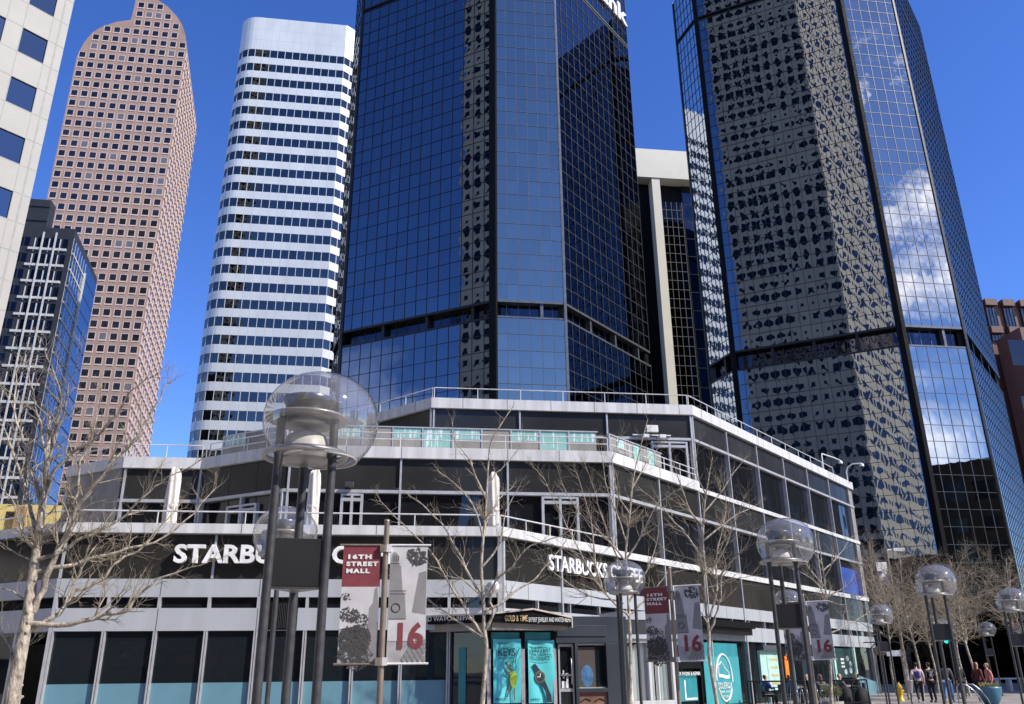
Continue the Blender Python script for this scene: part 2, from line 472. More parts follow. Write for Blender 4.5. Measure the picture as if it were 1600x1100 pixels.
hs = b.n('ShaderNodeHueSaturation'); hs.inputs['Saturation'].default_value = 1.22; hs.inputs['Hue'].default_value = .517; b.l(sky.outputs[0], hs.inputs['Color'])
# fair-weather clouds standing low in the sky to the south-east, behind the camera
tc = b.n('ShaderNodeTexCoord')
no = b.n('ShaderNodeTexNoise'); no.inputs['Scale'].default_value = 5.5; no.inputs['Detail'].default_value = 9; no.inputs['Roughness'].default_value = .56
mp = b.n('ShaderNodeMapping'); mp.inputs['Scale'].default_value = (1, 1, 1.6); mp.inputs['Location'].default_value = (.35, .1, .2); b.l(tc.outputs['Generated'], mp.inputs[0]); b.l(mp.outputs[0], no.inputs['Vector'])
cl = b.ramp(no.outputs['Fac'], [(.445, 0), (.61, 1)])
def cloud_dir(az, el): return (math.sin(R(az)) * math.cos(R(el)), math.cos(R(az)) * math.cos(R(el)), math.sin(R(el)))
def lobe(az, el, c0, c1):
    d = b.n('ShaderNodeVectorMath', operation='DOT_PRODUCT'); b.l(tc.outputs['Generated'], d.inputs[0]); d.inputs[1].default_value = cloud_dir(az, el)
    return b.ramp(d.outputs['Value'], [(math.cos(R(c1)), 0), (math.cos(R(c0)), 1)])
l1 = lobe(139, 29, 6, 12); l2 = lobe(143, 13, 3, 8); l3 = lobe(240, 8, 2, 14)
reg = b.math('MAXIMUM', b.math('MAXIMUM', l1, l2), b.math('MULTIPLY', l3, .35))
cm = b.math('MULTIPLY', cl, reg)
b.l(b.mix(cm, hs.outputs[0], (15, 15.5, 16.5)), bg.inputs[0]); bg.inputs[1].default_value = .15
b.l(bg.outputs[0], out.inputs[0])
sc.view_settings.view_transform = 'Standard'; sc.view_settings.look = 'None'; sc.view_settings.gamma = 1; sc.view_settings.exposure = .72
sc.render.use_motion_blur = False
sc.cycles.max_bounces = 8; sc.cycles.glossy_bounces = 5; sc.cycles.transparent_max_bounces = 16

# ------------------------------------------------------------------ ground
g = MB(); g.face([(-1500, -1500, 0), (1500, -1500, 0), (1500, 1500, 0), (-1500, 1500, 0)])
o = g.build('plaza_ground', 'paving'); o['kind'] = 'structure'
# ------------------------------------------------------------------ helpers for curtain-wall towers
def curtain(root, fr, u0, u1, z0, z1, n, h, glass, mull, name='curtain_wall', mw=.05, md=.05, w=0.0, nx=1.0):
    g = MB(); nv = (z1 - z0) / h
    fr.quad(g, u0, u1, w, z0, z1, (0, n, 0, nv)); o = g.build(name, glass, root)
    m = MB()
    for i in range(n + 1):
        u = u0 + (u1 - u0) * i / n; fr.box(m, u - mw / 2 * nx, u + mw / 2 * nx, w - .02, w + md, z0, z1)
    k = 0
    while z0 + k * h <= z1 + .01:
        z = z0 + k * h; fr.box(m, u0, u1, w - .02, w + md - .004, z - mw / 2, z + mw / 2); k += 1
    m.build('mullion_grid', mull, root, parent=o)
    return o

def off_poly(P, d):
    """inset a convex counter-clockwise polygon"""
    n = len(P); out = []
    for i in range(n):
        a, q, c = Vector(P[i - 1][:2]), Vector(P[i][:2]), Vector(P[(i + 1) % n][:2])
        d1 = (q - a).normalized(); d2 = (c - q).normalized()
        n1 = Vector((-d1.y, d1.x)); n2 = Vector((-d2.y, d2.x))
        m = (n1 + n2) / (1 + n1.dot(n2)); out.append(q + m * d)
    return out

def dark_tower(name, label, V, faces, H, bands, base, cols, ph):
    """V: plan vertices counter-clockwise, faces: per edge (n panes, glass, mullion, width) or None; bands: [(z0,z1)]"""
    root = thing(name, label, 'office tower', (V[0][0], V[0][1], 0))
    core = MB(); core.prism(off_poly(V, 1.1), 0, H - .3); core.build('core', 'core', root)
    secs = []; z = base
    for a, c in bands: secs.append((z, a)); z = c
    secs.append((z, H))
    for i, fc in enumerate(faces):
        A, B = Vector(V[i][:2]), Vector(V[(i + 1) % len(V)][:2])
        d = B - A; L = d.length; fr = Fr(A, math.degrees(math.atan2(d.x, d.y)))
        n, gl, mu = fc[:3]
        if len(fc) > 3 and fc[3]:
            gl_low = fc[3]
        else: gl_low = gl
        for k, (za, zb) in enumerate(secs):
            nv = max(1, round((zb - za) / ph)); h = (zb - za) / nv
            curtain(root, fr, 0, L, za, zb, n, h, gl, mu)
        for za, zb in bands:
            rb = MB(); fr.quad(rb, .6, L - .6, -.75, za, zb, (0, n, 0, 1)); o = rb.build('recessed_floor', 'recess_glass', root)
            fm = MB()
            fr.box(fm, 0, L, -1.0, .06, zb - .25, zb - .003); fr.box(fm, 0, L, -1.0, .06, za + .003, za + .18)
            for q in range(0, n + 1, 4): fr.box(fm, L * q / n - .15 + (.3 if q == 0 else 0), L * q / n + .15, -.9, -.1, za + .18, zb - .25)
            for q in range(n): fr.box(fm, L * q / n - .03, L * q / n + .03, -.76, -.7, za + .18, zb - .25)
            fm.build('band_frame', mu, root, parent=o)
        # ground-floor recess
        gb = MB(); fr.quad(gb, 0, L, -1.0, .1, base, (0, n, 0, 2)); gb.build('lobby_glass', 'black_glass', root)
        lf = MB(); fr.box(lf, 0, L, -1.05, .05, base - .9, base - .003); lf.build('lobby_fascia', 'black_panel', root)
    cm = None
    for i, cw in cols.items():
        a, q, c = Vector(V[i - 1][:2]), Vector(V[i][:2]), Vector(V[(i + 1) % len(V)][:2])
        d1 = (q - a).normalized(); d2 = (c - q).normalized(); n1 = Vector((d1.y, -d1.x)); n2 = Vector((d2.y, -d2.x))
        m = (n1 + n2) / (1 + n1.dot(n2)); o = .14
        pl = [q - d1 * cw[0] + n1 * o, q + m * o, q + d2 * cw[1] + n2 * o, q + d2 * cw[1] - n2 * .5, q - m * .5, q - d1 * cw[0] - n1 * .5]
        mb = MB(); mb.prism([(p.x, p.y) for p in pl], 0, H + .1); mb.build('corner_column', cw[2], root)
    rf = MB(); rf.prism(off_poly(V, .3), H - .29, H - .05); rf.build('roof', 'core', root)
    return root

# centre tower (vertices left to right as seen, then round the back)
def go(P, az, L): return (P[0] + math.sin(R(az)) * L, P[1] + math.cos(R(az)) * L)
AB = atY(775, 468, 80); AL = on(533, 520, AB, 115.5); BC = on(882, 474, AB, 82); CR = on(1016, 564.5, BC, 37)
V1 = [(p.x, p.y) for p in (AL, AB, BC, CR)]
b1 = go(V1[3], -8, 10); b2 = go(V1[0], -20, 6)
V1 += [(5, 107.5), (-9, 109), (-21, 101), b2]
t1 = dark_tower('mirror_glass_tower', 'blue-black mirror glass office tower in the centre with white bank letters near its top', V1,
    [(14, 'mirror_blue', 'mullion_dark'), (6, 'mirror_steel', 'mullion_tan'), (14, 'mirror_dark', 'mullion_dim'), (9, 'mirror_dark', 'mullion_dark'),
     (9, 'mirror_dark', 'mullion_dark'), (9, 'mirror_dark', 'mullion_dark'), (6, 'mirror_dark', 'mullion_dark'), (5, 'mirror_wavy', 'mullion_dark')],
    98.0, [(35.7, 37.7), (on(569, 18, AL, 115.5).z - .35, on(569, 18, AL, 115.5).z + .35)], 7.0, {0: (.25, .25, 'mullion_dark'), 1: (.75, .15, 'black_panel'), 2: (.08, .2, 'mullion_tan')}, 1.83)
f1c = Fr(V1[2], math.degrees(math.atan2(V1[3][0] - V1[2][0], V1[3][1] - V1[2][1])))
sg = thing('bank_sign', 'white bank lettering high on the right flank of the centre mirror tower', 'sign', tuple(f1c.at(10, .2, 88)))
uu, zz = f1c.uz(976, 20)
tm = MB(); text_mesh(tm, f1c, 'usbank', uu - 14.2, .12, zz - 2.7, 4.0, ext=.12, bold=.09, width=14.0); tm.build('letters', 'letter_white', sg)

# right tower
AB = atY(1408, 508, 90); AL = on(1143, 549, AB, 115.2); LL = on(1107, 575, AL, 160); BR = on(1506, 514, AB, 82); RR = on(1562, 592, BR, 37.5)
V2 = [(p.x, p.y) for p in (LL, AL, AB, BR, RR)]
V2 += [go(V2[4], -8, 12), go(V2[4], -50, 30), go(V2[0], 17, 16)]
t2 = dark_tower('mirror_glass_tower', 'dark mirror glass tower on the right reflecting a pale block of square windows and clouds', V2,
    [(6, 'mirror_wavy', 'mullion_dark'), (16, 'mirror_blue', 'mullion_dark'), (6, 'mirror_light', 'mullion_tan'), (18, 'mirror_light', 'mullion_dark'),
     (9, 'mirror_dark', 'mullion_dark'), (9, 'mirror_dark', 'mullion_dark'), (9, 'mirror_dark', 'mullion_dark'), (8, 'mirror_dark', 'mullion_dark')],
    98.0, [(35.9, 38.5), (90.0, 90.8)], 8.0, {0: (.2, .2, 'mullion_dark'), 1: (.2, .45, 'black_panel'), 2: (.6, .42, 'black_panel'), 3: (.2, .3, 'mullion_dark')}, 1.83)

# ------------------------------------------------------------------ black and white tower standing between them
P0 = atD(1030, 240, 150); fb = Fr(P0, 82.5)
root = thing('black_white_tower', 'black tower with white top band and one white pier between the mirror towers', 'office tower', (P0.x, P0.y, 0))
uL, zT = fb.uz(975, 233); uR, _ = fb.uz(1120, 243); _, zB = fb.uz(1010, 279)
mb = MB(); fb.box(mb, uL - 8, uR + 6, -28, -2.2, 0, zT - .5); mb.build('core', 'black_panel', root)
mb = MB(); fb.box(mb, uL - 8, uR + 6, -4, .6, zB, zT)
mb.build('crown_band', 'tower_white', root)
uc0, _ = fb.uz(1018, 290); uc1, _ = fb.uz(1028, 290); mb = MB(); fb.box(mb, uc0, uc1 + .3, -2.0, .4, 0, zB - .01)
mb.build('pier', 'tower_white', root)
ug, _ = fb.uz(1033, 300); ug2, _ = fb.uz(1066, 300)
curtain(root, fb, ug, ug2, 0, zB - 4.5, 4, 1.95, 'black_glass', 'mullion_dim', mw=.10, w=-1.0, name='glass_bay')
curtain(root, fb, ug2 + .6, uR + 6, 0, zB - .1, 4, 3.9, 'recess_glass', 'mullion_dark', mw=.1, w=-1.9, name='glass_bay')
curtain(root, fb, uL - 8, uc0 - 3.2, 0, zB - 4.5, 6, 1.95, 'black_glass', 'mullion_dim', mw=.10, w=-1.0, name='glass_bay')

# ------------------------------------------------------------------ white banded tower
D = 159.0
PW = atD(530, 200, D); fw = Fr(PW, 81.5)
root = thing('banded_tower', 'tower of white metal bands and ribbon windows with rounded left corner', 'office tower', (PW.x, PW.y, 0))
u0, zt = fw.uz(375, 24); zg1 = fw.uz(450, 81)[1]; zg24 = fw.uz(302, 668)[1]
uleft = fw.uz(339, 300)[0]
rad = 4.0
pl = []
cx = uleft + rad
for k in range(9):
    a = math.pi - math.pi / 2 * k / 8
    pl.append((cx + rad * math.cos(a), -rad + rad * math.sin(a)))
pts = [fw.at(u, w_, 0) for u, w_ in pl] + [fw.at(0, 0, 0)]
pts = [fw.at(uleft, -20, 0)] + pts
fch = Fr(PW, 44.0); pts.append(fch.at(12, 0, 0))
fwr = Fr((pts[-1].x, pts[-1].y), -8); pts.append(fwr.at(22, 0, 0))
plan = [(p.x, p.y) for p in pts]
fh = (zg1 - fw.uz(303, 640)[1]) / 23.0
fh = 3.81
mb = MB(); mb.prism(plan, 0, zt - 1, cap=True)
core = MB(); core.prism([(p[0] * 1.0, p[1] + .9) for p in plan], 0, zt - 1.0); core.build('core', 'core', root)
wall = MB(); wall.sweep(plan, -.8, 0, zg1, zt)
k = 0; z = zg1; bands = []
while z > 6:
    bands.append((z - 2.0, z)); wall.sweep(plan, -.8, 0, z - fh, z - 2.0); z -= fh
wall.build('wall', 'band_metal', root)
jt = MB()
tot = 0; segs = []
for i in range(len(plan) - 1):
    a, c = Vector(plan[i]), Vector(plan[i + 1]); segs.append((a, c, tot)); tot += (c - a).length
def along(s):
    for a, c, t in segs:
        L = (c - a).length
        if t <= s <= t + L:
            d = (c - a) / L; return a + d * (s - t), d
    return None
s0 = segs[0][2] + (Vector(plan[1]) - Vector(plan[0])).length
pw = 1.62; ks = [s0 + i * pw for i in range(-12, int((tot - s0) / pw))]
for kf, (za, zb) in enumerate(bands):
    g = MB(); m = g
    for i, s in enumerate(ks):
        q = along(s); q2 = along(min(s + pw, tot - .01))
        if not q or not q2: continue
        a, d = q; c, d2 = q2; nn = Vector((d.y, -d.x)); n2 = Vector((d2.y, -d2.x))
        A = a - nn * .06; C = c - n2 * .06
        g.face([(A.x, A.y, za), (C.x, C.y, za), (C.x, C.y, zb), (A.x, A.y, zb)], [(i, kf), (i + 1, kf), (i + 1, kf + 1), (i, kf + 1)])
        m.box((a.x - nn.x * .05, a.y - nn.y * .05, (za + zb) / 2), (.11, .1, zb - za), rz=math.atan2(d.y, d.x), mi=1)
    g.build('ribbon_window', ['office_glass', 'band_metal'], root)
for i, s in enumerate(ks):
    q = along(s)
    if not q: continue
    a, d = q; nn = Vector((d.y, -d.x)); zz = zt
    for za, zb in [(zg1, zt)] + [(z_ - fh, z_ - 2.0) for z_ in [zg1 - fh * j for j in range(len(bands))]]:
        jt.box((a.x, a.y, (za + zb) / 2), (.045, .012, zb - za - .004), rz=math.atan2(d.y, d.x))
jt.sweep(plan, -.1, .006, zg1 + 2.7, zg1 + 2.75); jt.sweep(plan, -.1, .006, zg1 + 5.6, zg1 + 5.65)
jt.build('panel_joint', 'alu_grey', root)

# ------------------------------------------------------------------ pink granite tower with the stepped curved top
D = 290.0
PC = atD(292, 74, D); fp = Fr(PC, 80.7)
root = thing('granite_tower', 'pink granite tower with a stepped quarter-round top and square windows', 'office tower', (PC.x, PC.y, 0))
px = [(120, 89), (126, 76), (133, 64), (145, 50), (163, 40), (182, 34), (204, 31)]
px2 = [(205, 29), (209, 14), (212, 0), (214, -12), (228, -12), (247, 0), (262, 10), (276, 25), (285, 39), (290, 56), (292, 74)]
uL = fp.uz(120, 89)[0]
out_pts = [(uL, 0)] + [fp.uz(*p) for p in px] + [fp.uz(*p) for p in px2]
out_pts = [(u, z) for u, z in out_pts]; out_pts.append((0, 0))
out_pts[-2] = (0, out_pts[-2][1])
fs = Fr(PC, -15.5)
depth = (on(305, 213, PC, -15.5) - PC).dot(fs.u)
# body: front outline extruded along the side direction
v = [fp.at(u, 0, z) for u, z in out_pts]; n = len(v); sd_ = fs.u * depth
fcs = [tuple(range(n - 1, -1, -1)), tuple(range(n, 2 * n))] + [(i, (i + 1) % n, n + (i + 1) % n, n + i) for i in range(n)]
mb = MB(); mb.mesh(v + [p + sd_ for p in v], fcs); mb.build('wall', 'granite', root)
def inside(u, z, poly):
    c = False; j = len(poly) - 1
    for i in range(len(poly)):
        if (poly[i][1] > z) != (poly[j][1] > z) and u < (poly[j][0] - poly[i][0]) * (z - poly[i][1]) / (poly[j][1] - poly[i][1]) + poly[i][0]: c = not c
        j = i
    return c
pitch = -uL / 11.0; ru, rz_ = fp.uz(279, 84.7); fh = (rz_ - fp.uz(233, 366)[1]) / 18.0
def gwin(mb, fr, u, z, s=1.0):
    """pale frame, dark pane, sill slot; centred at u,z"""
    a, c = pitch * .30, fh * .265; k_ = fh / 3.95
    e = .24 * k_
    fr.box(mb, u - a - e, u + a + e, 0, .06, z - c - 2 * e, z - c - e * 1.05, 0)
    fr.box(mb, u - a - e, u + a + e, 0, .05, z + c, z + c + e * .7, 0)
    fr.box(mb, u - a - e, u - a, 0, .05, z - c - e, z + c, 0); fr.box(mb, u + a, u + a + e, 0, .05, z - c - e, z + c, 0)
    fr.box(mb, u - a, u + a, 0, .05, z - c - e, z - c, 0)
    q_ = int(u * 7 + z * 13); fr.quad(mb, u - a, u + a, .02, z - c, z + c, (q_, q_ + 1, 0, 1), 1)
    fr.box(mb, u - a, u + a, 0, .03, z - c - 2.75 * e, z - c - 2.1 * e, 1)
wins = []
for r in range(-6, 60):
    for c in range(11):
        u = -pitch * (c + .5); z = rz_ - r * fh
        if z < 4: continue
        if all(inside(u + du, z + dz, out_pts) for du in (-1.0, 1.0) for dz in (-.75, .85)): wins.append((u, z))
wins.sort(key=lambda q: -q[1]); rest = MB()
for i, (u, z) in enumerate(wins):
    if i < 99:
        m = MB(); gwin(m, fp, u, z); m.build('window', ['granite_pale', 'tower_pane'], root)
    else: gwin(rest, fp, u, z)
o = rest.build('windows', ['granite_pale', 'tower_pane'], root, kind='stuff')
bay = MB(); ztop = fp.uz(292, 74)[1]
nb = 10; bp = depth / nb; k_ = fh / 3.95
for r in range(0, 60):
    z = rz_ - r * fh
    if z < 4 or z > ztop - 3: continue
    for c in range(nb):
        u = bp * (c + .5)
        fs.box(bay, u - .62 * bp / 1.6, u + .62 * bp / 1.6, 0, .42, z - 1.9 * k_, z - .95 * k_, 0)
        fs.box(bay, u - .62 * bp / 1.6, u - .42 * bp / 1.6, 0, .34, z - .95 * k_, z + 1.1 * k_, 0)
        fs.quad(bay, u - .42 * bp / 1.6, u + .62 * bp / 1.6, .08, z - .95 * k_, z + 1.1 * k_, (0, 1, 0, 1), 1)
bay.build('bay_windows', ['granite_pale', 'tower_pane'], root, kind='stuff')
# shadow painted as a dark arch-shaped panel at the foot of the side face
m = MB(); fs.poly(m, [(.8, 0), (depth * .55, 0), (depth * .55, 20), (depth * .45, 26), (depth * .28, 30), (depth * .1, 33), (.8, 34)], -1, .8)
m.build('shade_panel', 'core', root)

# ------------------------------------------------------------------ dark office block with the white grid
D = 125.0
PG = atD(118, 358, D); fg = Fr(PG, 81.0); fgs = Fr(PG, -15.0)
root = thing('grid_office_block', 'dark office block with white horizontal and vertical fins beside the pale stone tower', 'office building', (PG.x, PG.y, 0))
zt = PG.z
ul = fg.uz(20, 353)[0] - 14
dep = (on(152, 437, PG, -15) - PG).dot(fgs.u)
q = [fg.at(ul, 0, 0), fg.at(0, 0, 0), fgs.at(dep, 0, 0), fgs.at(dep, 0, 0) + fg.u * ul]
mb = MB(); mb.prism([(p.x, p.y) for p in q], 0, zt); mb.build('wall', 'grid_dark', root)
pu0 = fg.uz(36, 320)[0] - 6; pu1 = fg.off(-5).uz(77, 330)[0] - 1.2; pz = fg.off(-6).uz(77, 318)[1]
mb = MB()
for k in range(6): fg.box(mb, pu0, pu1 + 1.2, -7 + .002 * k, -5 + .15 * (k % 2), zt + (pz - zt) * k / 6, zt + (pz - zt) * (k + 1) / 6 - .02)
mb.build('penthouse', 'grid_dark', root)
fh = (fg.uz(80, 390)[1] - fg.uz(60, 546)[1]) / 6.0; z1 = fg.uz(80, 390)[1]; nf = int((z1 - 4) / fh)
uc1 = fg.uz(87, 380)[0]; uc0 = fg.uz(67, 380)[0]; ur = fg.uz(104, 391)[0]; us = fg.uz(44, 387)[0]
bw = uc1 - uc0
for i in range(nf):
    z = z1 - i * fh
    g = MB(); n = 0
    for c in range(-3, 2):
        if c == -1: g.build('window_row', ['black_glass', 'side_glass'], root); g = MB()
        for h in range(2):
            a = uc0 + bw * c + bw / 2 * h + (.9 if (c == -1 and h == 0) else 0)
            fg.quad(g, a + .12, a + bw / 2 - .06, .03, z + .4, z + fh - .75, (n, n + 1, 0, 1)); n += 1
    for u in (us + .45 * bw, uc0 + bw * .5, uc1 + bw * .38): fg.box(g, u - .06, u + .06, 0, .12, z - .4, z + 1.7, 2)
    g.build('window_row', ['black_glass', 'side_glass', 'beam_white'], root); g = MB()
    for c in range(7): fgs.box(g, dep * c / 12 + .2 - .04, dep * c / 12 + .2 + .04, 0, .06, z - .8, z + 2.1, 2)
    for c in range(6):
        fgs.quad(g, dep * c / 12 + .1, dep * (c + 1) / 12 - .05, .03, z + .3, z + fh - .3, (n, n + 1, 0, 1), 1); n += 1
    for c in range(6, 12):
        fgs.quad(g, dep * c / 12 + .05, dep * (c + 1) / 12, .03, z + .1, z + fh - .15, (n, n + 1, 0, 1), 1); n += 1
    g.build('window_row', ['black_glass', 'side_glass', 'beam_white'], root)
    m = MB(); fg.box(m, us, ur, 0, .22, z - .17, z + .17); fg.box(m, us - 9, us - 1.3, 0, .22, z - .17, z + .17)
    fgs.box(m, .8, dep * .5, 0, .10, z - .14, z + .14)
    m.build('sunshade', 'beam_white', root)
m = MB()
for u in (uc0, uc1): fg.box(m, u - .11, u + .11, .23, .36, 4, z1 + 2.6)
m.build('vertical_fin', 'beam_white', root)
m = MB(); fgs.box(m, dep * .5, dep * .5 + .25, .02, .3, 3, zt - 3); m.build('edge_fin', 'beam_white', root)

# ------------------------------------------------------------------ pale stone tower at the left edge
D = 43.0
PS = atD(116, 2, D); fl = Fr((PS.x, PS.y), 38.6)
root = thing('stone_tower', 'pale stone panel tower with big dark blue square windows cut by the left picture edge', 'office tower', (PS.x, PS.y, 0))
mb = MB(); fl.box(mb, -34, -.01, -20, -.42, 0, 62); mb.build('core', 'core', root)
wl = MB()
ua, za = fl.uz(36, 42); ub, _ = fl.uz(76, 62); _, zb = fl.uz(28, 78)
ua2, za2 = fl.uz(18, 118)
fhh = za - za2
hw = ub - ua; up = hw * 1.62
_, zz1 = fl.uz(69, 100); wh = fl.uz(76, 62)[1] - zz1
jm = MB()
for r in range(-4, 12):
    zc = za - r * fhh
    for c in range(5):
        u1 = ub - c * up
        m = MB(); fl.quad(m, u1 - hw, u1, -.07, zc - wh, zc, (c, c + 1, r, r + 1))
        if zc > wh + 1 and zc < 62:
            m.build('window', 'cream_glass', root)
    fl.box(wl, -34, 0, -.42, 0, max(0, zc), zc - wh + fhh) if zc - wh + fhh > 0 else None
    for c in range(6): fl.box(wl, ub - c * up, 0 if c == 0 else ub - (c - 1) * up - hw, -.42, -.002, max(0, zc - wh), zc) if zc > 0 else None
    fl.box(jm, -34, 0, 0, .006, zc - .02, zc + .02) if 1 < zc < 62 else None
    fl.box(jm, -34, 0, 0, .006, zc - wh - .02, zc - wh + .02) if 1 < zc - wh < 62 else None
for c in range(5):
    for u in (ub - c * up, ub - c * up - hw): fl.box(jm, u - .02, u + .02, 0, .007, 0, 62)
uj, _ = fl.uz(97, 30); fl.box(jm, uj - .045, uj + .045, 0, .008, 0, 62)
jm.build('panel_joint', 'stone_joint', root); wl.build('wall', 'cream_stone', root)
mb = MB(); fl.box(mb, -.009, 0, -20, -.42, 0, 62); mb.build('side_wall', 'cream_stone', root)

# ------------------------------------------------------------------ brown stone building behind the right tower
D = 280.0; kb = D / 150
PB = atD(1536, 466, D); fbn = Fr(PB, 84)
root = thing('brown_building', 'red-brown stone office building behind the right mirror tower', 'office building', (PB.x, PB.y, 0))
zt = PB.z
mb = MB(); fbn.box(mb, -12, 34, -30, -.9 * kb, 0, zt - .2); mb.build('wall', 'brown_stone', root)
pitch = fbn.uz(1564, 470)[0]
zw0, zw1 = fbn.uz(1545, 509)[1], fbn.uz(1545, 476)[1]; zr0, zr1 = fbn.uz(1550, 530)[1], fbn.uz(1550, 519)[1]; zl = fbn.uz(1555, 533)[1]
for k in range(-1, 4):
    u = k * pitch; m = MB(); m_ = MB()
    fbn.box(m, u + .3 * kb, u + pitch - .75 * kb, -.9 * kb, 0, zw1, zt); fbn.box(m_, u + .3 * kb, u + pitch - .75 * kb, -.9 * kb, 0, zr1, zw0)
    m.build('spandrel_panel', 'brown_stone', root); m_.build('spandrel_panel', 'brown_stone', root)
for k in range(-1, 4):
    u = k * pitch
    g = MB(); fbn.quad(g, u + .5 * kb, u + pitch - .95 * kb, -.6 * kb, zw0, zw1, (0, 3, 0, 2)); fbn.quad(g, u + .5 * kb, u + pitch - .95 * kb, -.6 * kb, zr0, zr1, (0, 3, 0, 1))
    for j in range(4): fbn.box(g, u + .5 * kb + (pitch - 1.45 * kb) * j / 3 - .07, u + .5 * kb + (pitch - 1.45 * kb) * j / 3 + .07, -.62 * kb, -.5 * kb, zr0, zw1, 1)
    g.build('window', ['office_glass', 'mullion_dark'], root)
ub0 = fbn.uz(1552, 540)[0]; fl2 = fbn.off(6 * kb)
m = MB(); fl2.box(m, ub0 + .5 * kb, 36, -5.8 * kb, 0, 0, zl); m.build('lower_block', 'brown_stone', root)
uw0 = fl2.uz(1581, 560)[0]
for i in range(9):
    za, zb = zl - 2.2 * kb - i * 9.2 * kb, zl - 6.4 * kb - i * 9.2 * kb
    if zb < 3: break
    for k in range(2):
        q = uw0 + k * 7.5 * kb; g = MB(); fl2.box(g, q, q + 5.2 * kb, 0, .02, zb, za, 0); fl2.box(g, q + 1.5 * kb, q + 5.2 * kb, 0, .02, zb - 3.4 * kb, zb - 1.8 * kb, 0)
        g.build('window', ['tower_pane'], root)

# ------------------------------------------------------------------ low yellow building at the far left
PY = atD(104, 790, 62); fy = Fr(PY, 78)
root = thing('yellow_building', 'low yellow rendered wall with a tan pier beyond the left tree', 'building', (PY.x, PY.y, 0))
zt = PY.z; mb = MB(); fy.box(mb, -40, 0, -12, 0, 0, zt); mb.build('wall', 'yellow_wall', root)
u0, _ = fy.uz(28, 800); u1, _ = fy.uz(42, 800); mb = MB(); fy.box(mb, u0, u1, 0, .5, 0, zt - .2); mb.build('pier', 'tan_wall', root)
u0, z0 = fy.uz(8, 810); mb = MB(); fy.box(mb, u0, u0 + .5, 0, .02, z0, z0 + .45); mb.build('vent', 'core', root)

# ------------------------------------------------------------------ buildings behind the camera: the street goes on there and the mirror towers show it
def mirror_pt(P, Q, az):
    n = Vector((math.cos(R(az)), -math.sin(R(az)), 0)); d = (Vector((P[0], P[1], 0)) - Vector((Q[0], Q[1], 0))).dot(n)
    return Vector((P[0], P[1], 0)) - n * 2 * d

def window_block(name, label, plan, H, pitch, fh, wall, z0=0, shades=None, wide=None, awn=False):
    """plan: counter-clockwise; square windows recessed into every long face"""
    cx = sum(p[0] for p in plan) / len(plan); cy = sum(p[1] for p in plan) / len(plan)
    root = thing(name, label, 'office building', (cx, cy, 0))
    mb = MB(); mb.prism(plan, z0, H); mb.build('wall', wall, root)
    wmb = MB()
    for i in range(len(plan)):
        A, B = Vector(plan[i]), Vector(plan[(i + 1) % len(plan)]); d = B - A; L = d.length
        if L < 4: continue
        fr = Fr(A, math.degrees(math.atan2(d.x, d.y))); n = max(1, round(L / (wide[i] if wide and i in wide else pitch))); p = L / n
        for r in range(int((H - z0 - 3) / fh)):
            z = z0 + 2 + r * fh
            for c in range(n):
                u = (c + .5) * p; big = .34 if r % 2 else .25
                fr.box(wmb, u - p * big, u + p * big, 0, .03, z, z + fh * (.62 if r % 2 else .45), 0)
                if shades and i in shades: fr.box(wmb, u - p * .36, u + p * .36, .03, .6, z + fh * .64, z + fh * .7, 1)
    wmb.build('windows', ['mirror_pane', wall], root, kind='stuff')
    if awn:
        for k in range(9):
            a = MB(); x = -62 + k * 7.8; a.hexa([(x, -27.99, 2.1), (x + 6, -27.99, 2.1), (x + 6, -26.6, 2.1), (x, -26.6, 2.1)][::-1], [(x, -27.99, 3.2), (x + 6, -27.99, 3.2), (x + 6, -27.7, 3.2), (x, -27.7, 3.2)][::-1]); a.build('awning', 'awning_orange', root)
    return root

Q2 = V2[1]
c0 = atD(1332, 549, 330); cL = on(1160, 549, c0, 114); cR = on(1396, 510, c0, 40)
r0, rL, rR = (mirror_pt(p, Q2, 115.2) for p in (c0, cL, cR))
bd = (rL - r0).normalized(); nn = Vector((bd.y, -bd.x, 0))
def outward(p): return p
away = (r0 - Vector((30, 95, 0))).normalized()
bk = [rL + away * 30, rR + away * 22]
pln = [(rL.x, rL.y), (r0.x, r0.y), (rR.x, rR.y), (bk[1].x, bk[1].y), (bk[0].x, bk[0].y)]
ar = sum(pln[i][0] * pln[(i + 1) % 5][1] - pln[(i + 1) % 5][0] * pln[i][1] for i in range(5))
if ar < 0: pln = pln[::-1]
window_block('beige_office_block', 'tall beige block of square windows mirrored in the right dark tower', pln, 350, 4.6, 5.6, 'beige_facade', wide={i: 5.2 for i in range(5) if min((Vector(pln[i]) - Vector((rR.x, rR.y))).length, (Vector(pln[(i + 1) % 5]) - Vector((rR.x, rR.y))).length) < .1 and min((Vector(pln[i]) - Vector((r0.x, r0.y))).length, (Vector(pln[(i + 1) % 5]) - Vector((r0.x, r0.y))).length) < .1})

Q1 = V1[1]
c0 = atD(721, 350, 300); c1 = on(840, 350, c0, 114)
r0, r1 = (mirror_pt(p, Q1, 115.5) for p in (c0, c1))
away = (r0 - Vector((-5, 82, 0))).normalized()
pln = [(p.x, p.y) for p in (r0, r1, r1 + away * 22, r0 + away * 22)]
ar = sum(pln[i][0] * pln[(i + 1) % 4][1] - pln[(i + 1) % 4][0] * pln[i][1] for i in range(4))
if ar < 0: pln = pln[::-1]
window_block('beige_office_block', 'slender beige block of windows mirrored at the edge of the centre tower', pln, 330, 4.6, 5.6, 'beige_facade')
print('reflected blocks', r0, r1, rL if 0 else '')

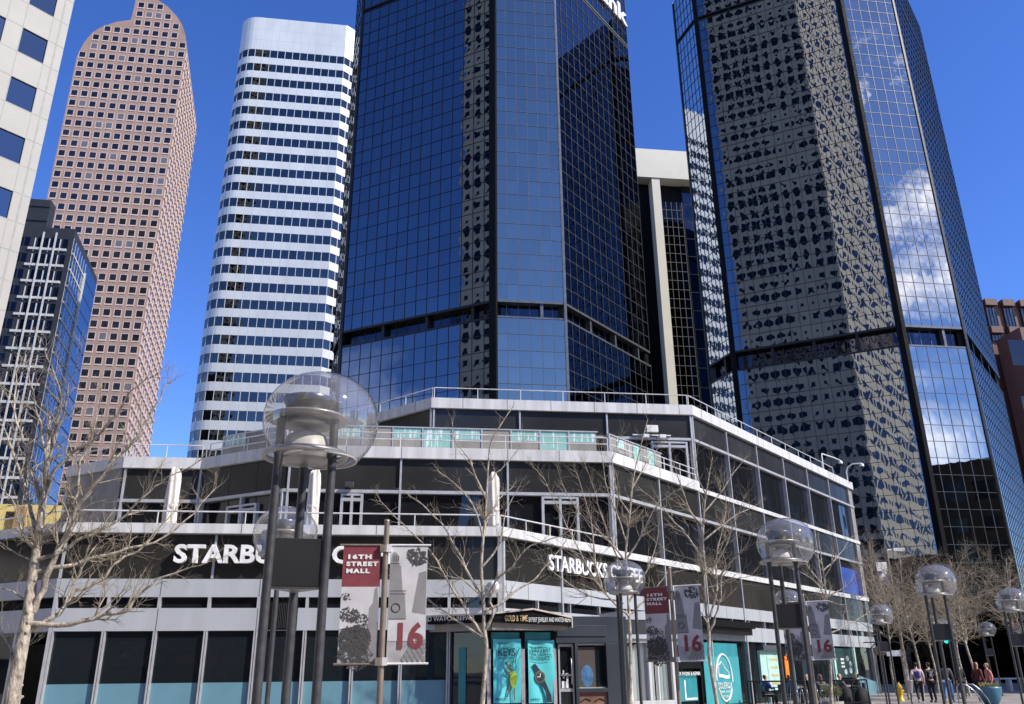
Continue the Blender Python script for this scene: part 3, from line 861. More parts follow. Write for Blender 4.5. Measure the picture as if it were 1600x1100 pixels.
# lower buildings along the opposite side
window_block('dark_office_block', 'dark glass block mirrored low in the right tower', [(105, -25), (150, -50), (170, -20), (125, 5)][::1], 33, 3.0, 3.6, 'far_dark_wall')
window_block('brick_building', 'brick street block facing the corner building from across the road', [(-70, -45), (10, -45), (10, -28), (-70, -28)], 27, 3.2, 3.8, 'brick_red', awn=True)
window_block('brick_building', 'second brick street block farther along the road', [(22, -70), (75, -70), (75, -48), (22, -48)], 42, 3.2, 3.8, 'brick_red')

fx = Fr((41.5, 54.0), 38.3)
window_block('dark_office_block', 'dark stone block standing opposite the wing beyond the right picture edge', [xy_ for xy_ in [(41.5, 54), (64, 36), (90, 69), (67.2, 87)]], 26, 3.4, 3.8, 'opposite_wall')
# ------------------------------------------------------------------ the corner building with its terraces
WAZ, FAZ, CAZ = 38.3, 82.5, 117.5
W3 = atD(1078, 635, 40); W2 = on(954, 724, W3, WAZ); W1 = on(783, 836, W3, WAZ)
fW = Fr((W3.x, W3.y), WAZ)
uWE = 23.5
WE = fW.at(uWE, 0, 0); fE = Fr((WE.x, WE.y), 12); WE2 = fE.at(1.6, 0, 0)
f1 = Fr((W1.x, W1.y), FAZ); E1p = on(90, 902, W1, FAZ); f1c = Fr((E1p.x, E1p.y), CAZ); A1 = f1c.at(-16, 0, 0)
f2 = Fr((W2.x, W2.y), FAZ); c2 = on(448, 717, W2, FAZ); f2c = Fr((c2.x, c2.y), CAZ); c2b = on(316, 740, c2, CAZ); f2l = Fr((c2b.x, c2b.y), FAZ)
l2 = f2l.at(-3.0, 0, 0); f2e = Fr((l2.x, l2.y), CAZ); A2 = f2e.at(-3.4, 0, 0)
f3 = Fr((W3.x, W3.y), FAZ); c3 = on(676, 620, W3, FAZ); f3c = Fr((c3.x, c3.y), 129); A3 = f3c.at(-7.5, 0, 0)
xy = lambda p: (p.x, p.y)
P1 = [xy(A1), xy(E1p), xy(W1), xy(WE), xy(WE2)]
P2 = [xy(A2), xy(l2), xy(c2b), xy(c2), xy(W2), xy(WE), xy(WE2)]
P3 = [xy(A3), xy(c3), xy(W3), xy(WE), xy(WE2)]
B = thing('corner_building', 'three-storey dark glass corner building with stepped terraces and white metal parapets', 'building', (W1.x, W1.y, 0))
def back(P, ext): return P + ext
bk = [(34, 66), (10, 66), (-12, 60)]
core = MB()
def inset(P, d):
    m = MB(); m.sweep(P, -d, -d + .01, 0, 1); n = len(P)
    return [(m.v[i * 4][0], m.v[i * 4][1]) for i in range(n)]
core.prism(inset(P1, .45) + [(21, 74), (-8, 66), (-28, 46)], 2.73, 5.55)
core2 = MB(); core2.prism(inset(P1, 6.5)[:4] + [(21, 74), (-8, 66), (-28, 46)], 0.01, 2.72); core2.build('interior_wall', 'interior', B)
for k in range(6):
    ic = MB(); c_ = f1.at(-11.8 + 2.1 * k, -2.6 - .8 * (k % 2), 0); ic.prism([(c_.x + .18 * math.cos(a_), c_.y + .18 * math.sin(a_)) for a_ in [2 * math.pi * j / 10 for j in range(10)]], 0, 2.72) if k % 2 else ic.lathe([(.0, 2.25), (.16, 2.2), (.2, 2.05), (0, 2.05)], c_, 14); ic.build('interior_column' if k % 2 else 'pendant_lamp', 'interior' if k % 2 else 'alu_frame', B)
for k in range(5):
    ic = MB(); f1.box(ic, -12.9 + 2.3 * k, -11.6 + 2.3 * k, -4.4, -3.8, 0, 1.75 + .3 * (k % 3)); ic.build('interior_shelf', 'wood', B)
core.prism(inset(P2, .45) + [(21, 74), (-6, 64), (-18.5, 42)], 5.56, 9.3)
core.prism(inset(P3, .45) + [(21, 74), (0, 62)], 9.31, 12.95)
core.build('core', 'core', B)
STRIPS = {}
def strip(name, P, w0, w1, z0, z1, m):
    mb = MB(); mb.sweep(P, w0, w1, z0, z1); o = mb.build(name, m, B); STRIPS.setdefault(round(z0, 1), []).append(o); return o
Pw2 = [xy(fW.at(0.02, 0, 0)), xy(WE), xy(WE2)]; Pt2 = [xy(A2), xy(l2), xy(c2b), xy(c2), xy(W2), xy(fW.at(0, 0, 0))]
# ---- storey 1
strip('sill_band', P1, -.4, .02, 2.72, 3.37, 'alu_grey')
strip('upper_band', P1, -.4, .02, 3.69, 4.22, 'alu_grey')
strip('fascia', P1, -.4, -.03, 4.223, 5.58, 'spandrel')
Pt1 = [xy(A1), xy(E1p), xy(W1), xy(fW.at(-7.53, 0, 0))]
strip('parapet', Pt1, -.4, .14, 5.583, 5.88, 'alu_white')
strip('parapet', [xy(fW.at(-7.525, 0, 0)), xy(WE), xy(WE2)], -.4, .06, 5.583, 5.83, 'alu_white')
strip('parapet_drip', Pt1, -.3, .16, 5.55, 5.58, 'joint')
tr = MB(); tr.prism(inset(P1, .2)[:3] + [xy(fW.at(-7.5, -.3, 0)), (3, 36), (-16, 36), (-24, 33)], 5.62, 5.72); tr.build('terrace_floor', 'concrete', B)
# ---- storey 2
strip('head_rail', P2, -.4, .05, 7.90, 8.02, 'alu_frame')
strip('fascia', P2, -.4, -.03, 8.023, 9.25, 'spandrel_warm')
strip('parapet', Pt2, -.4, .14, 9.253, 9.70, 'alu_white')
strip('parapet', Pw2, -.4, .06, 9.253, 9.45, 'alu_white')
tr = MB(); tr.prism(inset(P2, .2)[:5] + [xy(fW.at(0, -.3, 0)), (2, 44), (-14, 44)], 9.33, 9.42); tr.build('terrace_floor', 'concrete', B)
# ---- storey 3
strip('head_rail', P3, -.4, .05, 11.68, 11.80, 'alu_frame')
strip('fascia', P3, -.4, -.03, 11.803, 12.93, 'spandrel_warm')
strip('roof_parapet', P3, -.5, .14, 12.933, 13.42, 'alu_white')
# ---- mullions, panel seams
mm = MB(); SE = {}; FJ = {}
def mull(fr, us, z0, z1, w=.075, d=.07): 
    for u in us: m_ = MB(); fr.box(m_, u - w / 2, u + w / 2, -.2, d, z0, z1); m_.build('mullion', 'alu_frame', B)
def seams(fr, us, z0, z1, w1=-.024): 
    for u in us: fr.box(SE.setdefault(round(z0, 1), MB()), u - .008, u + .008, -.2, w1, z0, z1)
def pjoints(fr, us, z0, z1, w1):
    for u in us: fr.box(FJ.setdefault(round(z0, 1), MB()), u - .012, u + .012, w1 - .1, w1 + .003, z0, z1)
wb = 3.74
wu = [k * wb for k in range(0, 7)]
mull(fW, [0.04] + wu[1:6] + [22.6], 9.46, 12.92); mull(fW, [-7.49, -3.74, 0] + wu[1:6] + [22.6], 5.84, 9.24)
mull(fW, [-14.4, -11.2, -7.5, -3.74, 0] + wu[1:6] + [22.6], 0, 5.57)
seams(fW, [k * 1.247 for k in range(-6, 18)], 8.03, 9.24); seams(fW, [k * 1.247 for k in range(0, 18)], 11.81, 12.92); seams(fW, [k * 1.247 for k in range(-11, 18)], 4.23, 5.57)
fb2 = [0, -4.15, -8.3, -12.45]
mull(f2, [-.04, -4.15, -8.3, -12.49], 5.73, 9.24); mull(f2l, [-.05, -2.95], 5.73, 9.24); mull(f2c, [-.05, -2.1, -4.3], 5.73, 8.0); mull(f2e, [-3.3], 5.73, 9.24)
seams(f2, [-k * 1.383 for k in range(1, 9)], 8.03, 9.24); seams(f2c, [-1.45, -2.9], 8.03, 9.24); seams(f2l, [-1.5], 8.03, 9.24)
mull(f3, [-.05, -4.15, -8.3, -12.3], 9.4, 12.92); mull(f3c, [-.05], 9.4, 12.92)
seams(f3, [-k * 1.383 for k in range(1, 9)], 11.81, 12.92); seams(f3c, [-1.6, -3.2, -4.8], 11.81, 12.92)
mull(f1, [-1.75 + .0 if k == 0 else 0 for k in []], 0, 1)
mull(f1, [-.05], 0, 5.57, .14, .05); mull(f1, [-5.9, -8.9 + .0, -13.3], 4.23, 5.57, .07, .03)
seams(f1, [-13.25 + k * 1.45 for k in range(10)], 4.23, 5.57)
mull(f1, [-13.25 + k * 1.45 for k in range(1, 9)], 3.37, 3.69, .09, .02); mull(f1, [-13.3], 0, 4.2, .09, .05)
mull(fW, [-14.4 + 1.87 * k for k in range(1, 20)], 3.37, 3.69, .05, .0)
pjoints(f1, [-13.25 + k * 2.9 for k in range(5)], 2.73, 3.36, .02); pjoints(f1, [-13.25 + k * 2.9 for k in range(5)], 3.7, 4.21, .02)
pjoints(fW, [-13.1 + k * 1.87 for k in range(20)], 2.73, 3.36, .02); pjoints(fW, [-13.1 + k * 1.87 for k in range(20)], 3.7, 4.21, .02)
pjoints(f1, [-12.3 + k * 4.15 for k in range(3)], 5.59, 5.875, .14); pjoints(fW, [-11.2], 5.59, 5.875, .14)
pjoints(f2, [-10.4, -8.3, -6.2, -4.15, -2.1], 9.26, 9.69, .14); pjoints(fW, [-5.6, -3.74, -1.9], 9.26, 9.69, .14)
pjoints(f3, [-k * 2.075 - .6 for k in range(6)], 12.94, 13.41, .14); pjoints(fW, [k * 3.74 + .9 for k in range(6)], 12.94, 13.41, .14); pjoints(f3c, [-1.0], 12.94, 13.41, .14)

for dct, m_ in ((SE, 'core'), (FJ, 'joint')):
    for z_, mb_ in dct.items():
        k_ = min(STRIPS, key=lambda q: abs(q - z_)); graft(STRIPS[k_][0], mb_, m_)
wing_pil = MB(); fW.box(wing_pil, 22.7, uWE - .02, -.3, .0, 5.84, 12.92); wing_pil.build('end_pier', 'concrete', B)
ep = MB(); fE.box(ep, .05, 1.6, -.4, -.005, 0, 12.92); ep.build('end_wall', 'concrete', B)
ew = MB(); f2e.box(ew, -3.4, -.1, -.3, .06, 5.72, 9.24); ew.build('side_wall', 'concrete', B)

# ---- windows: one pane per bay is a window of its own
def window(fr, u0, u1, z0, z1, w=-.14, n=1, transom=None, frame=True, glass='dark_glass', nz=1):
    g = MB(); k = rng.randrange(50)
    fr.quad(g, u0, u1, w, z0, z1, (k, k + n, 0, nz))
    for i in range(1, n): fr.box(g, u0 + (u1 - u0) * i / n - .014, u0 + (u1 - u0) * i / n + .014, w - .02, w + .015, z0, z1, 1)
    return g.build('window', [glass, 'core'], B)
us = [0.0] + wu[1:6] + [22.6]
for a, c in zip(us, us[1:]): window(fW, a + .04, c - .04, 9.45, 11.68, n=3)
us = [-7.5, -3.74, 0.0] + wu[1:6] + [22.6]
for i, (a, c) in enumerate(zip(us, us[1:])):
    if i != 7: window(fW, a + .04, c - .04, 5.83, 7.9, n=3)
for a, c in ((-4.15, 0), (-8.3, -4.15), (-12.45, -8.3)):
    window(f2, a + .04, c - .04, 5.72, 7.9, n=3); window(f3, a + .04, c - .04, 9.42, 11.68, n=3)
window(f2c, -4.4, -.05, 5.72, 7.9, n=3); window(f2l, -2.95, -.04, 5.72, 7.9, n=2); window(f3c, -7.4, -.05, 9.42, 11.68, n=4)
for k in range(9):
    u = -13.25 + 1.45 * k; window(f1, u + .05, u + 1.4, 3.37, 3.69, w=-.1)
us = [-14.4, -11.2, -7.5, -3.74, 0.0] + wu[1:6] + [22.6]
for a, c in zip(us, us[1:]): window(fW, a + .04, c - .04, 3.37, 3.69, w=-.12)
window(f1c, -15.5, -.1, 3.37, 3.69, w=-.12, n=6)
# terrace doors with pale frames
def terrace_door(fr, u0, u1, z1):
    m = MB()
    for u in (u0, u1, (u0 + u1) / 2): fr.box(m, u - .05, u + .05, -.13, .06, 5.72, z1)
    fr.box(m, u0 + .05, u1 - .05, -.13, .055, z1 - .28, z1 - .16); fr.box(m, u0 + .05, u1 - .05, -.13, .05, z1 - .07, z1 + .01)
    m.build('terrace_door_frame', 'alu_frame', B)
ud0 = f2.uz(535, 770)[0]; ud1 = f2.uz(566, 770)[0]; terrace_door(f2, ud0, ud1, 7.86)
ud0 = f2.uz(848, 785)[0]; ud1 = f2.uz(902, 785)[0]; terrace_door(f2, ud0, ud1, 7.86)
ud0 = f2c.uz(358, 780)[0]; ud1 = f2c.uz(402, 775)[0]; terrace_door(f2c, ud0, ud1, 7.6)
ud0 = f3.uz(1018, 680)[0]; terrace_door(f3, ud0, -.35, 11.6)
# shop windows, left front: dark glass over a frosted strip
for k in range(9):
    u = -13.25 + 1.45 * k
    o = window(f1, u + .03, u + 1.42, 1.27, 2.72, w=-.09, glass='shop_glass')
    g = MB(); f1.quad(g, u + .03, u + 1.42, -.085, .0, 1.27); g.build('frosted_panel', 'frosted', B, parent=o)
    m = MB(); f1.box(m, u - .055, u - .012, -.1, .04, 0, 2.715); f1.box(m, u + .012, u + .05, -.1, .035, 0, 2.713)
    m.build('window_post', 'alu_frame', B, parent=o)
    m = MB(); f1.box(m, u - .008, u + .008, -.1, .02, 0, 2.71); m.build('post_gasket', 'joint', B, parent=o)
for k in range(5):
    u = -1.5 - 2.6 * k; window(f1c, u - 2.5, u, 0.05, 2.72, w=-.1, glass='shop_glass')
    m = MB(); f1c.box(m, u, u + .1, -.1, .03, 0, 2.71); m.build('window_post', 'alu_frame', B)
# louvred grille beside the doors, over the second bay
u0, z1 = f1.uz(433, 938); u1, z0 = f1.uz(461, 979)
m = MB(); f1.box(m, u0 - .3, u1 + .05, .0, .028, 2.735, 3.55); m.build('grille_back', 'black_panel', B)
m = MB()
for k in range(13): uu = u0 + (u1 - u0) * k / 12; f1.box(m, uu - .008, uu + .008, .029, .05, 2.78, 3.5)
m.build('grille_bars', 'dark_steel', B)

# ---- railings (parts of the building)
def rail(fr, u0, u1, z0, zs, step, w, r=.024, name='railing', endpost=True):
    mb = MB()
    n = max(1, round((u1 - u0) / step))
    for z in zs: mb.tube([fr.at(u0, w, z), fr.at(u1, w, z)], r, 8)
    for k in range(n + 1):
        u = u0 + (u1 - u0) * k / n; mb.tube([fr.at(u, w, z0), fr.at(u, w, zs[-1])], r * .9, 6)
    mb.build(name, 'alu_white', B)
rail(f1, -13.4, -.15, 5.88, [6.28], 2.5, -.05); rail(fW, -14.45, -7.6, 5.88, [6.28], 1.25, -.05); rail(f1c, -14, -.1, 5.88, [6.28], 2.5, -.05)
rail(f2, -12.5, -.1, 9.70, [10.02, 10.28], 2.05, .02); rail(fW, -7.5, -.15, 9.70, [10.02, 10.28], 1.5, .02); rail(f2c, -4.1, -.05, 9.70, [10.0, 10.28], 2.0, .02)
rail(f2l, -2.9, -.1, 9.70, [10.25], 1.4, -.05); rail(f2e, -3.2, -.1, 9.7, [10.25], 1.6, -.05)
rail(f3, -12.3, -.1, 13.42, [13.98], 2.0, -.1); rail(fW, .05, 20.5, 13.42, [13.98], 2.1, -.1); rail(f3c, -5.5, -.1, 13.42, [13.98], 1.8, -.1)
# ---- planter panels and birch-printed glass on the upper terrace
def planter(fr, u0, u1, w, kinds, z0=9.72, zt=10.62):
    n = len(kinds); p = (u1 - u0) / n
    fm = MB()
    for i, k in enumerate(kinds):
        a = u0 + i * p; pn = MB(); gl = MB()
        fr.box(fm, a - .03, a + .03, w - .04, w + .03, z0 - .3, zt + .02)
        g0 = {'g': zt - .42, 'G': z0 + .12, 'p': zt}[k]
        if k in 'gp': fr.box(pn, a + .04, a + p - .04, w - .3, w, z0 - .3, (g0 - .06) if k == 'g' else zt - .04)
        if k in 'gG':
            fr.quad(gl, a + .04, a + p - .04, w - .01, g0, zt - .03, (i * 1.3, i * 1.3 + p, 0, zt - g0))
            fr.box(fm, a + .03, a + p - .03, w - .04, w + .02, g0 - .05, g0 - .01)
        if pn.v: pn.build('planter_wall', 'concrete', B)
        if gl.v: gl.build('printed_glass', 'birch_glass', B)
    fr.box(fm, u0 - .03, u1 + .03, w - .035, w + .035, zt - .02, zt + .025)
    fm.build('glass_frame', 'alu_frame', B)
planter(f2, -12.2, -.42, -.35, 'pgpgGgpgGg'); planter(fW, -7.0, -2.6, -.35, 'pgpGpGp'[:7]); planter(f2c, -3.8, -.2, -.35, 'gpp')

# ------------------------------------------------------------------ white roofs fixtures: cameras, dome, flood lights
def cctv(label, base, arm, drop, loc_group='dome cameras on the corner building'):
    t = thing('security_camera', label, 'security camera', tuple(base), loc_group)
    mb = MB(); mb.tube(arm, .045, 8); mb.build('arm', 'plastic_white', t)
    e = arm[-1]; mb = MB(); mb.lathe([(.0, .10), (.09, .09), (.14, 0), (.14, -.12)], e - Vector((0, 0, .1)), 16); mb.build('housing', 'plastic_white', t)
    mb = MB(); mb.lathe([(.13, -.12), (.12, -.2), (.07, -.26), (0, -.28)], e - Vector((0, 0, .1)), 16); mb.build('dome', 'sign_black', t)
    return t
b0 = fW.at(22.7, .1, 13.3)
cctv('dome security camera on a bent white arm at the roof corner of the corner building', b0, [b0, b0 + Vector((0, 0, .75)), b0 + Vector((.12, -.05, 1.05)) , b0 + Vector((.45, -.15, 1.25)), b0 + Vector((1.0, -.3, 1.25))], 0)
b1 = fW.at(19.6, -.4, 13.4); e1 = on(1318, 722, fW.at(0, .3, 0), WAZ)
cctv('dome security camera at the end of a long straight arm above the wing roof', b1, [b1, b1 + Vector((0, 0, 1.3)), b1 + Vector((0, 0, 1.42)) + fW.u * .1, fW.at(21.6, -.2, 14.85), fW.at(22.4, -.1, 14.8)], 0)
p = on(770, 905, W1, FAZ) ; p = f1.at(f1.uz(770, 905)[0], .02, 4.05)
t = thing('security_camera', 'round white dome camera on the grey band above the jewelry awning', 'security camera', tuple(p))
mb = MB(); f1.box(mb, f1.uz(770, 905)[0] - .12, f1.uz(770, 905)[0] + .12, .02, .2, 3.95, 4.15); mb.build('bracket', 'plastic_white', t)
mb = MB(); mb.lathe([(0, .16), (.12, .14), (.17, .02), (.16, -.1), (.1, -.2), (0, -.23)], p + f1.n * .28 - Vector((0, 0, .05)), 18); mb.build('dome', 'plastic_white', t)
u, z = f2.uz(546, 759)
t = thing('flood_light', 'small black flood light above the terrace door', 'flood light', tuple(f2.at(u, 0, z)))
mb = MB(); f2.box(mb, u - .17, u + .17, .1, .3, z - .1, z + .1); f2.box(mb, u - .05, u + .05, -.1, .1, z - .04, z + .04); mb.build('lamp_body', 'dark_steel', t, bevel=.02)
u, z = f3.uz(1016, 678)
t = thing('flood_light', 'white twin flood light on a bracket over the upper terrace', 'flood light', tuple(f3.at(u, 0, z)))
mb = MB(); f3.box(mb, u - .28, u + .28, .3, .42, z - .02, z + .32); mb.build('lamp_body', 'plastic_white', t, bevel=.02)
mb = MB(); f3.box(mb, u - .03, u + .03, -.1, .3, z + .1, z + .16); f3.box(mb, u - .9, u + .95, .1, .16, z - .12, z - .07); f3.box(mb, u - .5, u - .2, .12, .5, z - .3, z - .14); f3.box(mb, u + .3, u + .6, .12, .5, z - .3, z - .14); mb.build('bracket', 'plastic_white', t)

# ------------------------------------------------------------------ folded umbrellas on the first terrace
def umbrella(label, px, py0, w):
    fr = f1.off(w); u, zt = fr.uz(px, py0); c = fr.at(u, 0, 5.72); H = zt - 5.72
    t = thing('folded_umbrella', label, 'umbrella', tuple(c), 'folded umbrellas on the terrace')
    mb = MB(); mb.tube([c, c + Vector((0, 0, H + .1))], .03, 8); mb.build('pole', 'alu_frame', t)
    mb = MB(); mb.box(c + Vector((0, 0, .06)), (.7, .7, .12)); mb.build('base', 'concrete', t)
    n = 28; prof = [(.13, H + .02), (.155, H - .04), (.165, H - .35), (.18, H - .9), (.185, H - 1.5), (.19, H - 1.95), (.18, H - 2.05)]
    vs = []; fs = []
    for j, (r, z) in enumerate(prof):
        for k in range(n):
            a = 2 * math.pi * k / n; q = r * (1 + .22 * math.sin(6 * a + z * 1.2 + px) + .07 * math.sin(3 * a + z * 4))
            vs.append(c + Vector((q * math.cos(a), q * math.sin(a), z + (.07 * math.sin(2 * a + px) if j < 2 else 0))))
    for j in range(len(prof) - 1):
        for k in range(n): fs.append((j * n + k, j * n + (k + 1) % n, (j + 1) * n + (k + 1) % n, (j + 1) * n + k))
    mb = MB(); mb.mesh(vs, fs, 0, True); mb.mesh(vs[:n], [tuple(range(n))]); mb.build('canopy', 'cloth_white', t)
    mb = MB(); mb.lathe([(.19, H - 1.12), (.20, H - 1.15), (.20, H - 1.2), (.19, H - 1.23)], c, 20); mb.build('strap', 'cloth_white', t)
umbrella('closed white umbrella at the left end of the terrace', 275, 735, -1.0)
umbrella('closed white umbrella behind the poles of the nearest lamp', 493, 737, -1.0)
umbrella('closed white umbrella at the terrace corner behind the middle tree', 771, 742, -.55)

# ------------------------------------------------------------------ coffee lettering
def sign_on(name, label, fr, items, base, cat='sign'):
    t = thing(name, label, cat, tuple(base))
    for nm, m, fn in items:
        mb = MB(); fn(mb); mb.build(nm, m, t)
    return t
u0, z0 = f1.uz(273, 877); u1, _ = f1.uz(662, 877)
def _s(mb): text_mesh(mb, f1, 'STARBUCKS COFFEE', u0, .06, 4.70, .74, ext=.09, bold=.022, width=u1 - u0, shear=.0)
sign_on('shop_sign', 'white coffee shop lettering along the dark front fascia', f1, [('letters', 'letter_white', _s)], f1.at(u0, 0, 4.7))
u0, z0 = fW.uz(852, 893); u1, z1 = fW.uz(985, 912)
def _s(mb): text_mesh(mb, fW, 'STARBUCKS COFFEE', u0, .08, 4.72, .74, ext=.045, bold=.012, width=(u1 - u0) * 1.12)
sign_on('shop_sign', 'white coffee shop lettering on the wing fascia behind bare twigs', fW, [('letters', 'letter_white', _s)], fW.at(u0, 0, 4.7))
# ------------------------------------------------------------------ blue screen in the last wing window bay
uS0, uS1 = wu[5], 22.6
t = thing('blue_screen', 'deep blue lit screen in the end window of the wing', 'screen', tuple(fW.at((uS0 + uS1) / 2, -.1, 5.9)))
mb = MB(); fW.box(mb, uS0 + .06, uS1 - .06, -.3, -.1, 5.9, 7.5); mb.build('panel', mat('screen_blue', (.01, .02, .16), .15, 0, 1.2, .6, emit=(.01, .03, .30), estr=.35), t)
mb = MB(); fW.box(mb, uS0 + .06, uS1 - .06, -.3, -.05, 7.5, 7.88); mb.build('casing', 'black_panel', t)

# ------------------------------------------------------------------ jewelry shop bay
J = atY(769, 972, 26.4); jf = Fr((J.x, J.y), 76.5); jl = Fr((J.x, J.y), 116)
uR = jf.uz(893, 977)[0]; uPk = jf.uz(833, 950)[0]
zb = jf.uz(771, 972)[1]; zt = jf.uz(771, 960)[1]; zr = jf.uz(892, 966)[1]; zp = jf.uz(833, 953)[1]
t = thing('jewelry_shop', 'small corner shop bay with a black gabled awning and turquoise posters in its windows', 'shop', (J.x, J.y, 0))
ins = .55
mb = MB()
q = [jl.at(-6.2, -ins, 0), jf.at(.1, -ins - .1, 0), jf.at(uR - .5, -ins, 0), jf.at(uR - .5, -4.2, 0), jl.at(-6.2, -4.5, 0)]
mb.prism([xy(p) for p in q], 0, zb - .02); mb.build('core', 'core', t)
mb = MB(); jf.poly(mb, [(0, zb), (uR, jf.uz(893, 978)[1]), (uR, zr), (uPk, zp), (0, zt)], -.12, 0); mb.build('awning_face', 'black_panel', t)
mb = MB(); jl.box(mb, -6.2, -.02, -.12, 0, zb, zt); mb.build('awning_face', 'black_panel', t)
mb = MB()
def ridge(fr, a, c, w0, w1, th=.05):
    (u0, z0), (u1, z1) = a, c
    bq = [fr.at(u0, w1, z0), fr.at(u1, w1, z1), fr.at(u1, w0, z1), fr.at(u0, w0, z0)]
    mb.hexa(bq, [p + Vector((0, 0, th)) for p in bq])
ridge(jf, (0, zt + .003), (uPk, zp + .003), -2.6, .05); ridge(jf, (uPk, zp + .003), (uR, zr + .003), -2.6, .05)
jf.box(mb, uR, uR + .03, -.6, .04, jf.uz(893, 978)[1] - .05, zr + .03)
mb.build('awning_roof', mat('cream_metal', (.62, .54, .44), .45), t)
mb = MB(); jl.box(mb, -6.2, -.06, -1.5, .05, zt + .004, zt + .05); mb.build('awning_roof', 'cream_metal', t)
mb = MB(); jf.box(mb, .02, uR - .1, -.5, -.1, zb - .22, zb - .003); jl.box(mb, -6.2, -.1, -.5, -.13, zb - .22, zb - .005); mb.build('soffit', mat('soffit_tan', (.30, .27, .22), .6), t)
mb = MB(); zq = jf.uz(893, 978)[1]; text_mesh(mb, jf, 'GOLD & TIME', .38, .004, (zb * .7 + zq * .3) + .06, .24, ext=.01, bold=.002, width=uR * .285); mb.build('gold_letters', 'gold', t)
mb = MB(); text_mesh(mb, jf, 'EXPERT JEWELRY AND WATCH REPAIR', .38 + uR * .30, .004, (zb * .35 + zq * .65) + .075, .19, ext=.01, bold=0, width=uR * .56); mb.build('white_letters', 'letter_white', t)
mb = MB(); text_mesh(mb, jl, 'EXPERT JEWELRY AND WATCH REPAIR', -4.15, .004, zb + .09, .2, ext=.01, bold=0, width=3.55); mb.build('white_letters', 'letter_white', t)
# glazing and posts
pu = [jf.uz(p, 1040)[0] for p in (768, 822, 872)]
zgt = zb - .25
for i in range(2):
    g = MB(); jf.quad(g, pu[i] + .05, pu[i + 1] - .05, -.45, 0.05, zgt, (i, i + 1, 0, 1)); g.build('shop_window', 'shop_glass', t)
    g = MB(); jf.quad(g, pu[i] + .05, pu[i + 1] - .05, -.44, zgt - .5, zgt - .02, (i, i + 1, 0, 1)); g.build('transom_film', 'poster_dark_teal', t)
for u in pu:
    mb = MB(); jf.box(mb, u - .055, u + .055, -.5, -.36, 0, zgt - .5); mb.build('post', mat('post_mauve', (.36, .32, .34), .4), t)
    mb = MB(); jf.box(mb, u - .08, u + .08, -.55, -.42, 0, zgt); mb.build('post_back', 'black_panel', t)
for k in range(4):
    a = -.4 - k * 1.35; g = MB(); jl.quad(g, a - 1.25, a, -.5, .05, zgt, (k, k + 1, 0, 1)); g.build('shop_window', 'shop_glass', t)
    mb = MB(); jl.box(mb, a, a + .1, -.52, -.42, 0, zgt); mb.build('post', 'mullion_tan', t)
    if k < 3:
        mb = MB(); jl.box(mb, a - 1.0 + .2 * k, a - .75 + .2 * k, -.485, -.47, .6, 2.2 - .3 * k); mb.build('display_film', 'poster_dark_teal', t)
mb = MB(); jl.box(mb, -2.7, -1.75, -.49, -.475, 0.2, 1.35); mb.build('display_board', 'inner', t)

